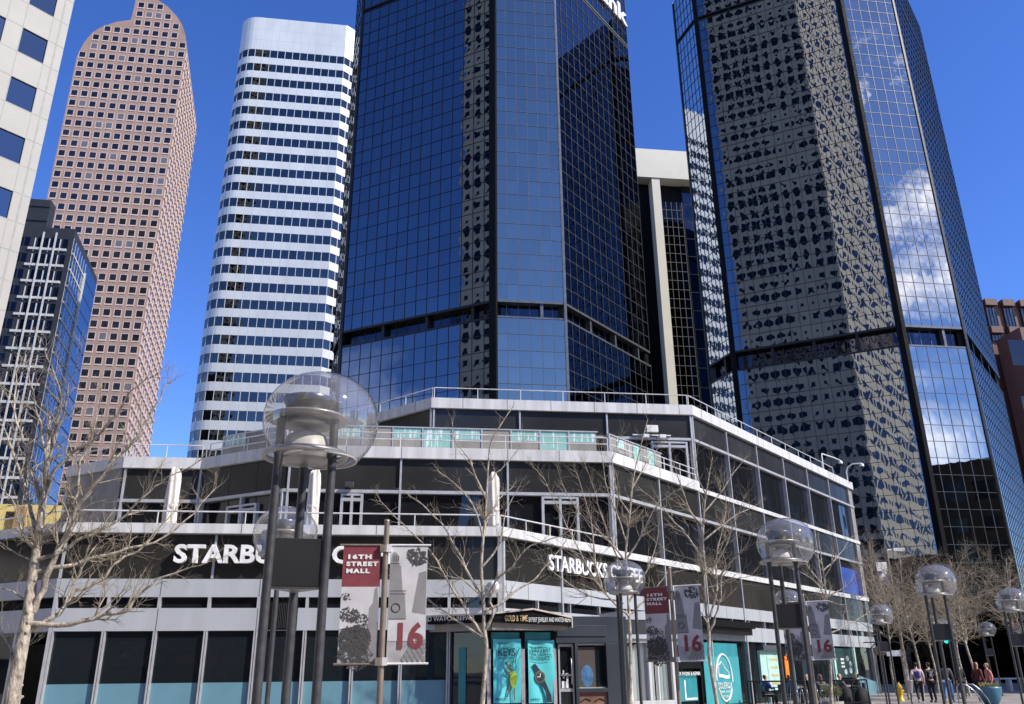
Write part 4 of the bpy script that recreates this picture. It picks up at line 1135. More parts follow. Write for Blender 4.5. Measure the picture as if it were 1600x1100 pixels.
def poster(label, px0, px1, py0, py1, kind):
    fr = jf.off(-.36); u0, zt_ = fr.uz(px0, py0); u1, _ = fr.uz(px1, py0 + 2); zb_ = fr.uz(px0, py1)[1]
    t = thing('poster', label, 'poster', tuple(fr.at(u0, 0, zb_)))
    W = u1 - u0; H = zt_ - zb_
    n = 12; g = MB()
    for i in range(n):
        for j in range(n):
            def P(i, j):
                a, c = i / n, j / n; return fr.at(u0 + W * a, .02 * math.sin(a * 7 + c * 3) + .03 * (1 - c) * math.sin(a * 4 + 1), zb_ + H * c - .02 * math.sin(a * 3.1) * c)
            g.face([P(i, j), P(i + 1, j), P(i + 1, j + 1), P(i, j + 1)], sm=True)
    g.build('sheet', 'poster_teal', t)
    m = MB(); f = fr.off(.056)
    if kind == 'keys':
        text_mesh(m, f, 'We make', u0 + W * .15, 0, zt_ - H * .10, H * .07, ext=.002, width=W * .46, shear=.25)
        text_mesh(m, f, 'KEYS', u0 + W * .15, 0, zt_ - H * .27, H * .17, ext=.002, bold=.003, width=W * .60)
        text_mesh(m, f, 'WHILE YOU WAIT', u0 + W * .15, 0, zt_ - H * .32, H * .035, ext=.002, width=W * .60)
        m.build('print', 'ink', t); m = MB(); text_mesh(m, f, 'Gold & Time', u0 + W * .05, 0, zb_ + H * .05, H * .045, ext=.002, width=W * .36, shear=.3)
        m.build('signature', 'ink', t)
        cu, cz = u0 + W * .70, zb_ + H * .44
        def blade(mb, ang, L, wd=.035, head=.09):
            d = Vector((math.sin(ang), math.cos(ang)))
            n = Vector((d.y, -d.x)); pts = []
            for s_, w_ in ((.1, wd), (L * .9, wd), (L, 0)): pts.append((s_, w_))
            poly = [(cu + d.x * s_ + n.x * w_, cz + d.y * s_ + n.y * w_) for s_, w_ in pts] + [(cu + d.x * s_ - n.x * w_, cz + d.y * s_ - n.y * w_) for s_, w_ in pts[::-1][1:]]
            f.poly(mb, poly, 0, .006)
        kb = MB(); blade(kb, R(-35), H * .24); blade(kb, R(-75), H * .15); blade(kb, R(198), H * .40, .022); blade(kb, R(178), H * .42, .02); kb.build('key_blades', 'key_brass', t)
        kg = MB(); f.poly(kg, [(cu + .11 * math.cos(a) * (1 + .2 * math.sin(a)), cz - H * .08 + .24 * math.sin(a)) for a in [2 * math.pi * k / 14 for k in range(14)]], .007, .012); kg.build('key_fob', 'key_green', t)
        kc = MB(); kc.tube([f.at(cu + .09 * math.cos(a), .01, cz + H * .13 + .13 * math.sin(a)) for a in [2 * math.pi * k / 12 for k in range(13)]], .008, 5)
        kc.tube([f.at(cu + .06, .01, cz + H * .19), f.at(cu + .1, .01, cz + H * .30), f.at(cu + .19, .01, cz + H * .42)], .01, 5); kc.build('key_ring', 'ink', t)
    else:
        text_mesh(m, f, 'WATCH AND JEWELRY', u0 + W * .12, 0, zt_ - H * .085, H * .045, ext=.002, width=W * .50, shear=.2)
        text_mesh(m, f, 'BATTERY', u0 + W * .10, 0, zt_ - H * .20, H * .12, ext=.002, width=W * .74)
        text_mesh(m, f, 'REPLACEMENTS', u0 + W * .10, 0, zt_ - H * .285, H * .085, ext=.002, width=W * .76)
        text_mesh(m, f, 'SMALL REPAIRS WHILE YOU WAIT', u0 + W * .10, 0, zt_ - H * .325, H * .03, ext=.002, width=W * .72)
        m.build('print', 'ink', t); m = MB(); text_mesh(m, f, 'Gold & Time', u0 + W * .07, 0, zb_ + H * .05, H * .045, ext=.002, width=W * .34, shear=.3)
        m.build('signature', 'ink', t)
        s = MB(); c = (u0 + W * .42, zb_ + H * .41)
        f.poly(s, [(u0 + W * .13, zb_ + H * .60), (u0 + W * .25, zb_ + H * .62), (c[0] + .06, c[1] + .12), (c[0] - .10, c[1] + .06)], 0, .006)
        f.poly(s, [(c[0] - .03, c[1] - .12), (c[0] + .13, c[1] - .07), (u0 + W * .82, zb_ + H * .12), (u0 + W * .84, zb_ + .02), (u0 + W * .66, zb_ + .02), (u0 + W * .60, zb_ + H * .18)], 0, .006)
        s.build('watch_strap', 'ink', t)
        s = MB(); f.poly(s, [(c[0] + .155 * math.cos(a), c[1] + .17 * math.sin(a)) for a in [2 * math.pi * k / 20 for k in range(20)]], .006, .010); s.build('watch_case', 'key_brass', t)
        s = MB(); f.poly(s, [(c[0] + .115 * math.cos(a), c[1] + .13 * math.sin(a)) for a in [2 * math.pi * k / 20 for k in range(20)]], .010, .014); s.build('watch_dial', 'ink', t)
        s = MB(); f.box(s, c[0] - .09, c[0] + .01, .014, .018, c[1] - .01, c[1] + .012); f.box(s, c[0] - .008, c[0] + .012, .019, .023, c[1], c[1] + .1); s.build('watch_hands', 'letter_white', t)
    return t
poster('turquoise hanging poster advertising keys with a bunch of keys', 770.5, 814, 998, 1099, 'keys')
poster('turquoise hanging poster advertising battery replacements with a wristwatch', 824.5, 866, 1000, 1099, 'watch')

# ------------------------------------------------------------------ slate shopfront right of the jewelry shop
SP = atY(866, 1000, 27.9); fsf = Fr((SP.x, SP.y), 80)
u1 = fsf.uz(978, 965)[0]; zt = fsf.uz(900, 963)[1]
t = thing('slate_shopfront', 'dark slate panelled shopfront with a glazed door and window right of the jewelry shop', 'shop', (SP.x, SP.y, 0))
ud0, ud1, uw0, uw1 = (fsf.uz(p, 1040)[0] for p in (874, 898, 905, 948))
zd = fsf.uz(890, 1006)[1]; ztr = fsf.uz(890, 1077)[1]
mb = MB()
fsf.box(mb, 0, u1, -.3, 0, zd + .02, zt); fsf.box(mb, uw1, u1, -.3, 0, 0, zd + .018); fsf.box(mb, ud1 + .02, uw0 - .02, -.3, -.002, 0, zd + .018); fsf.box(mb, ud1 + .02, uw1 - .002, -.3, .001, ztr - .1, ztr + .02)
fsf.box(mb, ud0 - .05, uw1 + .02, 0, .03, zd + .22, zd + .55)
mb.build('front_panel', 'slate', t, bevel=.01)
mb = MB(); q = [fsf.at(u1, -.3, 0), fsf.at(u1 - .01, -.31, 0)]; fsf.box(mb, u1 - .15, u1, -5.5, -.302, 0, zt - .004); mb.build('side_panel', 'spandrel_warm', t)
mb = MB(); fsf.box(mb, .05, u1 - .16, -3.5, -1.6, 0, zt - .1); mb.build('shop_interior', 'inner', t)
mb = MB(); fsf.box(mb, 0, u1, -5.4, -.32, zt - .08, zt - .01); mb.build('shop_roof', 'slate', t)
d = MB(); fsf.box(d, ud0, ud1, -.2, -.12, zd - .08, zd); fsf.box(d, ud0, ud0 + .05, -.2, -.12, 0, zd - .08); fsf.box(d, ud1 - .05, ud1, -.2, -.12, 0, zd - .08); fsf.box(d, ud0 + .05, ud1 - .05, -.2, -.12, ztr - .07, ztr + .02)
o = d.build('door', 'alu_frame', t)
g = MB(); fsf.quad(g, ud0 + .05, ud1 - .05, -.16, .05, zd - .08, (0, 1, 0, 1)); g.build('door_glass', 'shop_glass', t, parent=o)
g = MB(); fsf.tube if 0 else None
g.tube([fsf.at(ud1 - .1, -.05, ztr + .15), fsf.at(ud1 - .1, -.02, ztr + .2), fsf.at(ud1 - .1, -.02, ztr + .85), fsf.at(ud1 - .1, -.1, ztr + .9)], .02, 6); fsf.box(g, ud0 + .06, ud1 - .05, -.13, -.1, ztr + .38, ztr + .43); g.build('door_handle', 'steel', t, parent=o)
g = MB()
for k, (du, dz, w_, h_) in enumerate(((.12, .55, .2, .06), (.14, .45, .05, .25), (.25, .3, .06, .3), (.1, .18, .22, .2))): fsf.box(g, ud0 + du, ud0 + du + w_, -.158, -.152, ztr + dz - .15, ztr + dz - .15 + h_)
g.build('door_sticker', 'letter_white', t, parent=o)
g = MB(); fsf.quad(g, uw0, uw1, -.14, ztr + .02, zd, (0, 1, 0, 1)); o = g.build('shop_window', 'shop_glass', t)
g = MB(); fsf.box(g, uw0, uw1, -.16, -.1, zd - .04, zd + .01); fsf.box(g, uw0, uw1, -.16, -.09, ztr + .021, ztr + .05); g.build('window_frame', 'alu_frame', t, parent=o)
g = MB(); fsf.box(g, uw0, uw0 + .55, -.139, -.136, zd - 1.4, zd - .1); g.build('window_blind', mat('tan_blind', (.07, .055, .045), .6), t, parent=o)
g = MB(); fsf.poly(g, [(uw0 + .28 + .2 * math.cos(a), ztr + .38 + .32 * math.sin(a)) for a in [2 * math.pi * k / 16 for k in range(16)]], -.138, -.133); g.build('blue_display', mat('display_blue', (.07, .17, .32), .4, 0, 6, .4), t, parent=o)
g = MB(); fsf.box(g, uw0, uw1, -.14, -.08, 0, ztr - .1); g.build('lower_poster', mat('poster_brown', (.20, .11, .07), .5, 0, 2.5, .3), t)
g = MB(); fsf.box(g, uw0 + .02, uw1 - .02, -.08, -.075, ztr - .2, ztr - .14); g.build('poster_stripe', 'maroon', t)
g = MB()
for c in (.22, .72):
    cu = uw0 + (uw1 - uw0) * c
    g.tube([fsf.at(cu - .16, -.07, ztr - .36), fsf.at(cu, -.07, ztr - .27), fsf.at(cu + .16, -.07, ztr - .33)], .018, 5)
g.build('poster_eyebrows', 'hair_black', t)

# ------------------------------------------------------------------ white display window between the slate front and the wing
SQ = atY(972, 1000, 30.5); fq = Fr((SQ.x, SQ.y), 70)
u1 = fq.uz(1052, 1003)[0]; zt = fq.uz(975, 998)[1]; zl = fq.uz(975, 1098)[1]
t = thing('display_window', 'white framed display window hung with pale curtains right of the slate shopfront', 'shop window', (SQ.x, SQ.y, 0))
mb = MB()
for a, c in ((0, .12), (u1 * .5 - .04, u1 * .5 + .04), (u1 - .12, u1)): fq.box(mb, a, c, -.1, .03, zl - .2, zt)
fq.box(mb, .12, u1 - .12, -.1, .02, zt - .12, zt - .004); fq.box(mb, .12, u1 - .12, -.1, .025, zl - .12, zl + .05); mb.build('frame', 'alu_white', t)
mb = MB()
n = 40
for i in range(n):
    a, c = .12 + (u1 - .24) * i / n, .12 + (u1 - .24) * (i + 1) / n
    wv = lambda k: -.16 + .05 * math.sin(k * 1.3) + .03 * math.sin(k * 2.9)
    if i % 13 in (0, 12): continue
    mb.face([fq.at(a, wv(i), zl), fq.at(c, wv(i + 1), zl), fq.at(c, wv(i + 1), zt - .15 - .1 * math.sin(i * .3)), fq.at(a, wv(i), zt - .15 - .1 * math.sin(i * .3))], sm=True)
mb.build('curtain', 'curtain_white', t)
mb = MB(); fq.box(mb, 0, u1, -1.2, -.35, 0, zt - .002); fq.box(mb, 0, u1, -.35, .0, 0, zl - .202); mb.build('backing', 'core', t)
mb = MB(); fq.box(mb, -.1, u1 + .3, -1.5, .08, zt + .14, zt + .62); mb.build('fascia', 'grid_dark', t)
mb = MB(); fq.box(mb, -.1, u1 + .3, -1.5, .10, zt + .0, zt + .138); fq.box(mb, -.1, u1 + .3, -1.5, .1, zt + .622, zt + .9); mb.build('cladding', 'alu_grey', t)

# ------------------------------------------------------------------ wing ground floor shopfronts
def wu_(px, py): return fW.uz(px, py)
uA, uB = wu_(1052, 1060)[0], wu_(1096, 1060)[0]
t = thing('repair_shopfront', 'black shopfront with phone repair lettering left of the teal shoe banner', 'shop', tuple(fW.at(uA, 0, 0)))
zr = wu_(1070, 1052)[1]
mb = MB(); fW.box(mb, uA, uB, -.3, .04, 1.55 , 2.45); mb.build('fascia', 'black_panel', t)
mb = MB(); text_mesh(mb, fW, 'OUR PHONE & REPAIR', uA + .15, .045, zr - .08, .2, ext=.008, bold=0, width=(uB - uA) * .86); mb.build('letters', 'letter_white', t)
for a_ in (uA, uB - .12): mb = MB(); fW.box(mb, a_, a_ + .12, -.3, .05, 0, 1.548); mb.build('post', 'black_panel', t)
g = MB(); fW.quad(g, uA + .12, uB - .12, -.1, 0.0, 1.55, (0, 1, 0, 1)); g.build('shop_window', 'shop_glass', t)
mb = MB(); fW.box(mb, uA + .3, uB - .3, -.09, -.07, .3, 1.3); mb.build('window_film', 'poster_dark_teal', t)
mb = MB(); fW.box(mb, uA + 1.0, uA + 1.1, -.07, -.05, .35, 1.1); fW.box(mb, uA + 1.1, uB - .4, -.07, -.05, .35, .42); mb.build('shelf', 'letter_white', t)
g = MB(); fW.quad(g, uA + .12, uB - .12, -.12, 2.45, 2.7, (0, 1, 0, 1)); g.build('transom', 'poster_dark_teal', t)
uC, uD = wu_(1062, 972)[0], wu_(1165, 1000)[0]
t = thing('canopy', 'flat black canopy over the teal shoe banner', 'canopy', tuple(fW.at(uC, 0, 2.9)))
mb = MB(); fW.box(mb, uC, uD, .023, .55, wu_(1100, 979)[1], wu_(1100, 971)[1] + .06); mb.build('slab', 'black_panel', t)
mb = MB(); fW.box(mb, uC + .2, uD - .05, .023, .4, wu_(1100, 979)[1] - .28, wu_(1100, 979)[1] - .004); mb.build('soffit', 'mullion_dark', t)
u0, u1 = wu_(1098, 1040)[0], wu_(1153, 1040)[0]
t = thing('shoe_banner', 'teal window banner with a white oval shoe emblem', 'banner', tuple(fW.at(u0, 0, 0)))
mb = MB(); fW.box(mb, u0, u1, .023, .04, 2.05, 2.6); mb.build('top_strip', 'poster_dark_teal', t)
mb = MB(); fW.box(mb, u0, u1, .0225, .055, .1, 2.047); mb.build('sheet', mat('banner_teal', (.05, .33, .36), .5, 0, 1.5, .08), t)
cu = (u0 + u1) / 2 + .1; cz = 1.12; f = fW.off(.058)
mb = MB()
def arc(a0, a1, rx, rz, r=.05): mb.tube([f.at(cu + rx * math.cos(R(a)), .0, cz + rz * math.sin(R(a))) for a in range(a0, a1 + 1, 8)], r, 5)
arc(-8, 188, .78, 1.0); arc(205, 335, .7, .92)
mb.build('oval_ring', 'letter_white', t)
mb = MB()
sh = [(-.50, .36), (-.36, .34), (-.22, .46), (-.08, .36), (.12, .18), (.38, .06), (.50, -.04), (.48, -.14), (.20, -.16), (-.1, -.10), (-.3, -.10), (-.52, -.06)]
shp = lambda k, dz: [(cu + a * k, cz + .22 + c * k + dz) for a, c in sh]
for (a, c), (a2, c2_) in zip(sh, sh[1:] + sh[:1]): mb.tube([f.at(cu + a, 0, cz + .25 + c), f.at(cu + a2, 0, cz + .25 + c2_)], .028, 5)
f.poly(mb, [(cu - .54, cz + .18), (cu + .5, cz + .1), (cu + .5, cz + .0), (cu + .1, cz - .0), (cu - .2, cz + .06), (cu - .54, cz + .06)], -.01, .02)
mb.build('shoe_emblem', 'letter_white', t)
mb = MB(); text_mesh(mb, f, 'SOLEROX', cu - .68, .0, cz - .40, .36, ext=.01, bold=0, width=1.36, spacing=1.1); text_mesh(mb, f, 'SNEAKER CLEANING', cu - .6, .0, cz - .56, .11, ext=.006, bold=0, width=1.2); text_mesh(mb, f, 'EST. 2020', cu - .25, .0, cz - .75, .11, ext=.006, bold=0, width=.5); mb.build('letters', 'letter_white', t)
# remaining wing glazing at street level, bay by bay
us = [wu_(1158, 1040)[0], 3.74, 5.85, 9.2, 11.1, 14.96, 18.7, 22.6]
for i, (a, c) in enumerate(zip(us, us[1:])):
    window(fW, a + .05, c - .05, 0.1, 2.72, w=-.12, glass='shop_glass', n=2)
for a in us[1:-1]: m = MB(); fW.box(m, a - .05, a + .05, -.15, .04, 0, 2.715); m.build('shopfront_post', 'teal_edge', B)
a, c = wu_(1188, 1040)[0], wu_(1216, 1040)[0]
t = thing('menu_board', 'pale mint menu board in the cafe window', 'menu board', tuple(fW.at(a, 0, 0)))
mb = MB(); fW.box(mb, a, c, -.1, .03, .55, 2.35); mb.build('board', 'mint', t)
mb = MB(); fW.box(mb, a, c, -.1, .25, 2.354, 2.6); mb.build('header', 'mullion_tan', t)
mb = MB()
for k in range(4): fW.box(mb, a + (c - a) * .5, c - .15, .03, .036, .8 + k * .36, .92 + k * .36)
mb.build('menu_lines', mat('menu_tan', (.45, .42, .22), .6), t)
u, z = wu_(1229, 1040); 
t = thing('neon_sign', 'orange neon hand sign glowing in the cafe window', 'neon sign', tuple(fW.at(u, 0, z)))
mb = MB(); f = fW.off(.06)
for k in range(4): mb.tube([f.at(u - .27 + .18 * k, 0, z - .55), f.at(u - .27 + .18 * k, 0, z + .25 + .1 * (k in (1, 2))), f.at(u - .2 + .18 * k, 0, z + .42 + .1 * (k in (1, 2))), f.at(u - .13 + .18 * k, 0, z + .2)], .04, 6)
mb.tube([f.at(u - .3, 0, z - .55), f.at(u + .35, 0, z - .6), f.at(u + .36, 0, z + .1)], .04, 6)
mb.build('tube', 'neon', t)
mb = MB(); fW.box(mb, u - .4, u + .45, -.1, .02, z - .7, z + .62); mb.build('backing', 'black_panel', t)
# cafe window at the wing end with pale dots poster
a, c = wu_(1305, 1030)[0], wu_(1334, 1030)[0]
t = thing('cafe_poster', 'dark green cafe window poster with pale discs', 'poster', tuple(fW.at(a, 0, 1)))
mb = MB(); fW.box(mb, a, c, -.1, .03, 1.0, 2.6); mb.build('sheet', mat('poster_green', (.015, .05, .05), .4), t)
mb = MB()
for du, z, r in ((.62, 2.05, .16), (.75, 1.75, .15), (.72, 1.4, .17), (.45, 1.32, .15)):
    cu = a + (c - a) * du; fW.poly(mb, [(cu + r * 1.5 * math.cos(q), z + r * math.sin(q)) for q in [2 * math.pi * k / 14 for k in range(14)]], .03, .035)
for k in range(3): fW.box(mb, a + (c - a) * .25, a + (c - a) * .42, .03, .035, 1.55 + k * .2, 1.66 + k * .2)
mb.build('discs', 'curtain_white', t)
for a_, c_ in ((a - .35, a - .05), (c + .05, c + .3)): mb = MB(); fW.box(mb, a_, c_, -.1, .05, 0, 2.7); mb.build('post', 'mint', t)
mb = MB(); q = [(c + .4, .0), (22.5, .0), (22.5, .7), (c + .4, 1.1)]; fW.poly(mb, q, -.1, .03); mb.build('low_panel', 'frosted', t)
# hanging pub sign at the wing end
p = fW.at(21.0, .05, 2.55)
t = thing('hanging_sign', 'oval dark hanging sign on a scrolled bracket at the end of the wing', 'sign', tuple(p))
mb = MB(); e = p + fW.n * 1.25; mb.tube([p + Vector((0, 0, .45)), e + Vector((0, 0, .45))], .035, 6); mb.tube([p + Vector((0, 0, -.15)), p + fW.n * .4 + Vector((0, 0, .1)), p + fW.n * .75 + Vector((0, 0, .42))], .03, 6); mb.tube([p + fW.n * .95 + Vector((0, 0, .45)), p + fW.n * .95 + Vector((0, 0, .25))], .015, 5); mb.build('bracket', 'dark_steel', t)
mb = MB(); fe = Fr(xy(p + fW.n * .95), 82); fe.poly(mb, [(.42 * math.cos(q), 2.55 - .05 + .3 * math.sin(q)) for q in [2 * math.pi * k / 18 for k in range(18)]], -.04, .04); mb.build('board', mat('sign_brown', (.05, .03, .02), .5), t)
# ------------------------------------------------------------------ globe lamps on three poles
ZC = 3.50
def make_lamp(label, boxed):
    t = thing('globe_lamp', label, 'street lamp', (0, 0, 0), 'globe lamps on three poles along the mall')
    rp = .250; angs = (R(210), R(330), R(90))
    for a in angs:
        mb = MB(); x, y = rp * math.cos(a), rp * math.sin(a)
        mb.tube([(x, y, 0), (x, y, 3.46)], .036, 14); mb.build('pole', 'dark_steel', t)
        mb = MB(); mb.lathe([(.11, 0), (.11, .03), (.055, .05)], (x, y, 0), 14); mb.build('pole_foot', 'dark_steel', t)
    mb = MB()   # main ring (torus) and spokes
    n = 48; m = 10; vs = []; fs = []
    for i in range(n):
        a = 2 * math.pi * i / n
        for j in range(m):
            q = 2 * math.pi * j / m; r = .335 + .024 * math.cos(q); vs.append((r * math.cos(a), r * math.sin(a), 3.17 + .026 * math.sin(q)))
    for i in range(n):
        for j in range(m): fs.append((i * m + j, ((i + 1) % n) * m + j, ((i + 1) % n) * m + (j + 1) % m, i * m + (j + 1) % m))
    mb.mesh(vs, fs, 0, True)
    for a in angs: mb.tube([(.20 * math.cos(a), .20 * math.sin(a), 3.17), (.325 * math.cos(a), .325 * math.sin(a), 3.17)], .018, 6)
    mb.build('ring', 'lamp_metal', t)
    mb = MB(); mb.lathe([(0, 3.115), (.175, 3.115), (.185, 3.125), (.205, 3.13), (.215, 3.14), (.215, 3.20), (.20, 3.215), (0, 3.22)], n=40); mb.build('lower_dish', 'lamp_metal', t)
    mb = MB(); mb.lathe([(.20, 3.222), (.192, 3.27), (.16, 3.34), (.10, 3.375), (0, 3.39)], n=32); mb.build('dome_reflector', 'lamp_white', t)
    mb = MB(); mb.lathe([(0, 3.405), (.10, 3.408), (.19, 3.42), (.205, 3.44), (.17, 3.455), (.165, 3.49), (0, 3.49)], n=32); mb.build('lamp_holder', 'lamp_metal', t)
    mb = MB(); mb.lathe([(.17, 3.47), (.31, 3.465), (.34, 3.478), (.345, 3.49), (.33, 3.505), (.2, 3.52), (0, 3.525)], n=44); mb.build('upper_disc', 'lamp_metal', t)
    mb = MB(); mb.lathe([(.15, 3.528), (.175, 3.56), (.205, 3.62), (.225, 3.665), (.21, 3.672), (.1, 3.655), (0, 3.65)], n=36); mb.build('top_bowl', 'lamp_bowl', t)
    # acrylic globe: flattened sphere cut open underneath
    prof = []
    for k in range(0, 25):
        q = R(90) - R(90 + 52) * k / 24
        r = .485 * math.cos(q) ** .92 if k else 0.0; z = 3.485 + (.415 if q > 0 else .44) * math.sin(q); prof.append((r, z))
    mb = MB(); mb.lathe(prof, (.035, 0, .0), n=56); mb.build('globe', 'acrylic', t)
    mb = MB(); r0, z0 = prof[-1]; mb.lathe([(r0, z0), (r0 + .012, z0 - .004), (r0 + .012, z0 + .016), (r0, z0 + .018)], (.035, 0, 0), n=56); mb.build('globe_rim', 'lamp_white', t)
    if boxed:
        mb = MB(); c = [(rp * .98 * math.cos(a), rp * .98 * math.sin(a)) for a in angs]
        cx = sum(p[0] for p in c) / 3; cy = sum(p[1] for p in c) / 3
        P = []
        for i in range(3):
            a, q = Vector(c[i]), Vector(c[(i + 1) % 3]); d = (q - a).normalized(); P += [a + d * .02, q - d * .02]
        P = [(p.x * 1.10, p.y * 1.10) for p in P]
        mb.prism(P, 2.10, 2.47); mb.build('sign_box', 'sign_black', t, bevel=.004)
        mb = MB(); mb.prism([(p[0] * .86, p[1] * .86) for p in P], 2.08, 2.098); mb.build('box_base', 'lamp_metal', t)
    return t

LAMPS = [  # globe centre in the photo, boxed, turn, label
    ((498, 655), 1, 0.02, 'nearest and largest globe lamp with a black box between its poles'),
    ((444, 832), 0, .9, 'globe lamp half hidden behind the box and poles of the nearest lamp'),
    ((974, 903), 0, .7, 'slim globe lamp without a box in front of the pale display window'),
    ((1217, 847), 1, .12, 'second largest globe lamp with a black box in front of the wing'),
    ((1229, 941), 0, .5, 'globe lamp peeking above the box of the second largest lamp'),
    ((1455, 908), 1, .2, 'boxed globe lamp in front of the dark tower base left of the blue planter'),
    ((1470, 979), 0, .5, 'small globe lamp rising just over the box of the lamp by the planter'),
    ((1575, 938), 1, .25, 'boxed globe lamp cut by the right picture edge'),
    ((1587, 990), 0, .5, 'small globe lamp behind the box of the lamp at the right edge'),
    ((1372, 960), 1, .3, 'boxed globe lamp beside the yellow hydrant at the end of the wing'),
    ((1538, 983), 1, .35, 'small boxed globe lamp behind the blue planter'),
]
protoB = protoP = None
for (px, py), bx, rz, lab in LAMPS:
    p = atZ(px, py, ZC) if px != 498 else atZ(477, 713, 3.17)
    if bx and protoB is None: protoB = o = make_lamp(lab, True)
    elif not bx and protoP is None: protoP = o = make_lamp(lab, False)
    else: o = copy_tree(protoB if bx else protoP, (0, 0, 0), 0, lab)
    o.location = (p.x, p.y, 0); o.rotation_euler = (0, 0, rz - math.atan2(p.x, p.y))
    if px == 498:      # this globe has slipped sideways on its ring
        for c in kids(o):
            if c.name.startswith('globe'): c.location.x += .075

# ------------------------------------------------------------------ banner poles and banners
def banner_pole(label, px, Y, ztop):
    p = atY(px, 1000, Y); t = thing('banner_pole', label, 'banner pole', (p.x, p.y, 0), 'tan banner poles along the mall')
    mb = MB(); mb.tube([(p.x, p.y, 0), (p.x, p.y, ztop)], [.048, .040], 12); mb.build('pole', 'tan_pole', t)
    mb = MB(); mb.lathe([(.046, 0), (.04, .03), (0, .04)], (p.x, p.y, ztop), 12); mb.build('cap', 'tan_pole', t)
    mb = MB(); mb.lathe([(.16, 0), (.16, .04), (.08, .07), (.06, .3)], (p.x, p.y, 0), 14); mb.build('base', 'tan_pole', t)
    return p

def clump(mb, fr, u, z, r, n, s, w=.004):
    for k in range(n):
        a = rng.random() * 6.28; q = r * math.sqrt(rng.random()); cu, cz = u + q * math.cos(a), z + q * math.sin(a) * .8
        th = rng.random() * 3.14; l = s * (.6 + rng.random()); wd = l * .4
        d = (math.cos(th), math.sin(th)); e = (-d[1], d[0])
        P = [(cu + d[0] * l, cz + d[1] * l), (cu + e[0] * wd, cz + e[1] * wd), (cu - d[0] * l, cz - d[1] * l), (cu - e[0] * wd, cz - e[1] * wd)]
        mb.face([fr.at(a_, w + .0006 * (k % 7), c_) for a_, c_ in P])

def sheet(fr, u0, u1, z0, z1, bow, split=None):
    def P(a, c): return fr.at(u0 + (u1 - u0) * a, -.002 + bow * math.sin(c * math.pi) * math.sin(a * 2.2 + .4), z0 + (z1 - z0) * c)
    mb = MB(); n = 10
    for i in range(n):
        for j in range(n):
            mb.face([P(i / n, j / n), P((i + 1) / n, j / n), P((i + 1) / n, (j + 1) / n), P(i / n, (j + 1) / n)], sm=True, mi=(1 if split and j / n >= split else 0))
    return mb

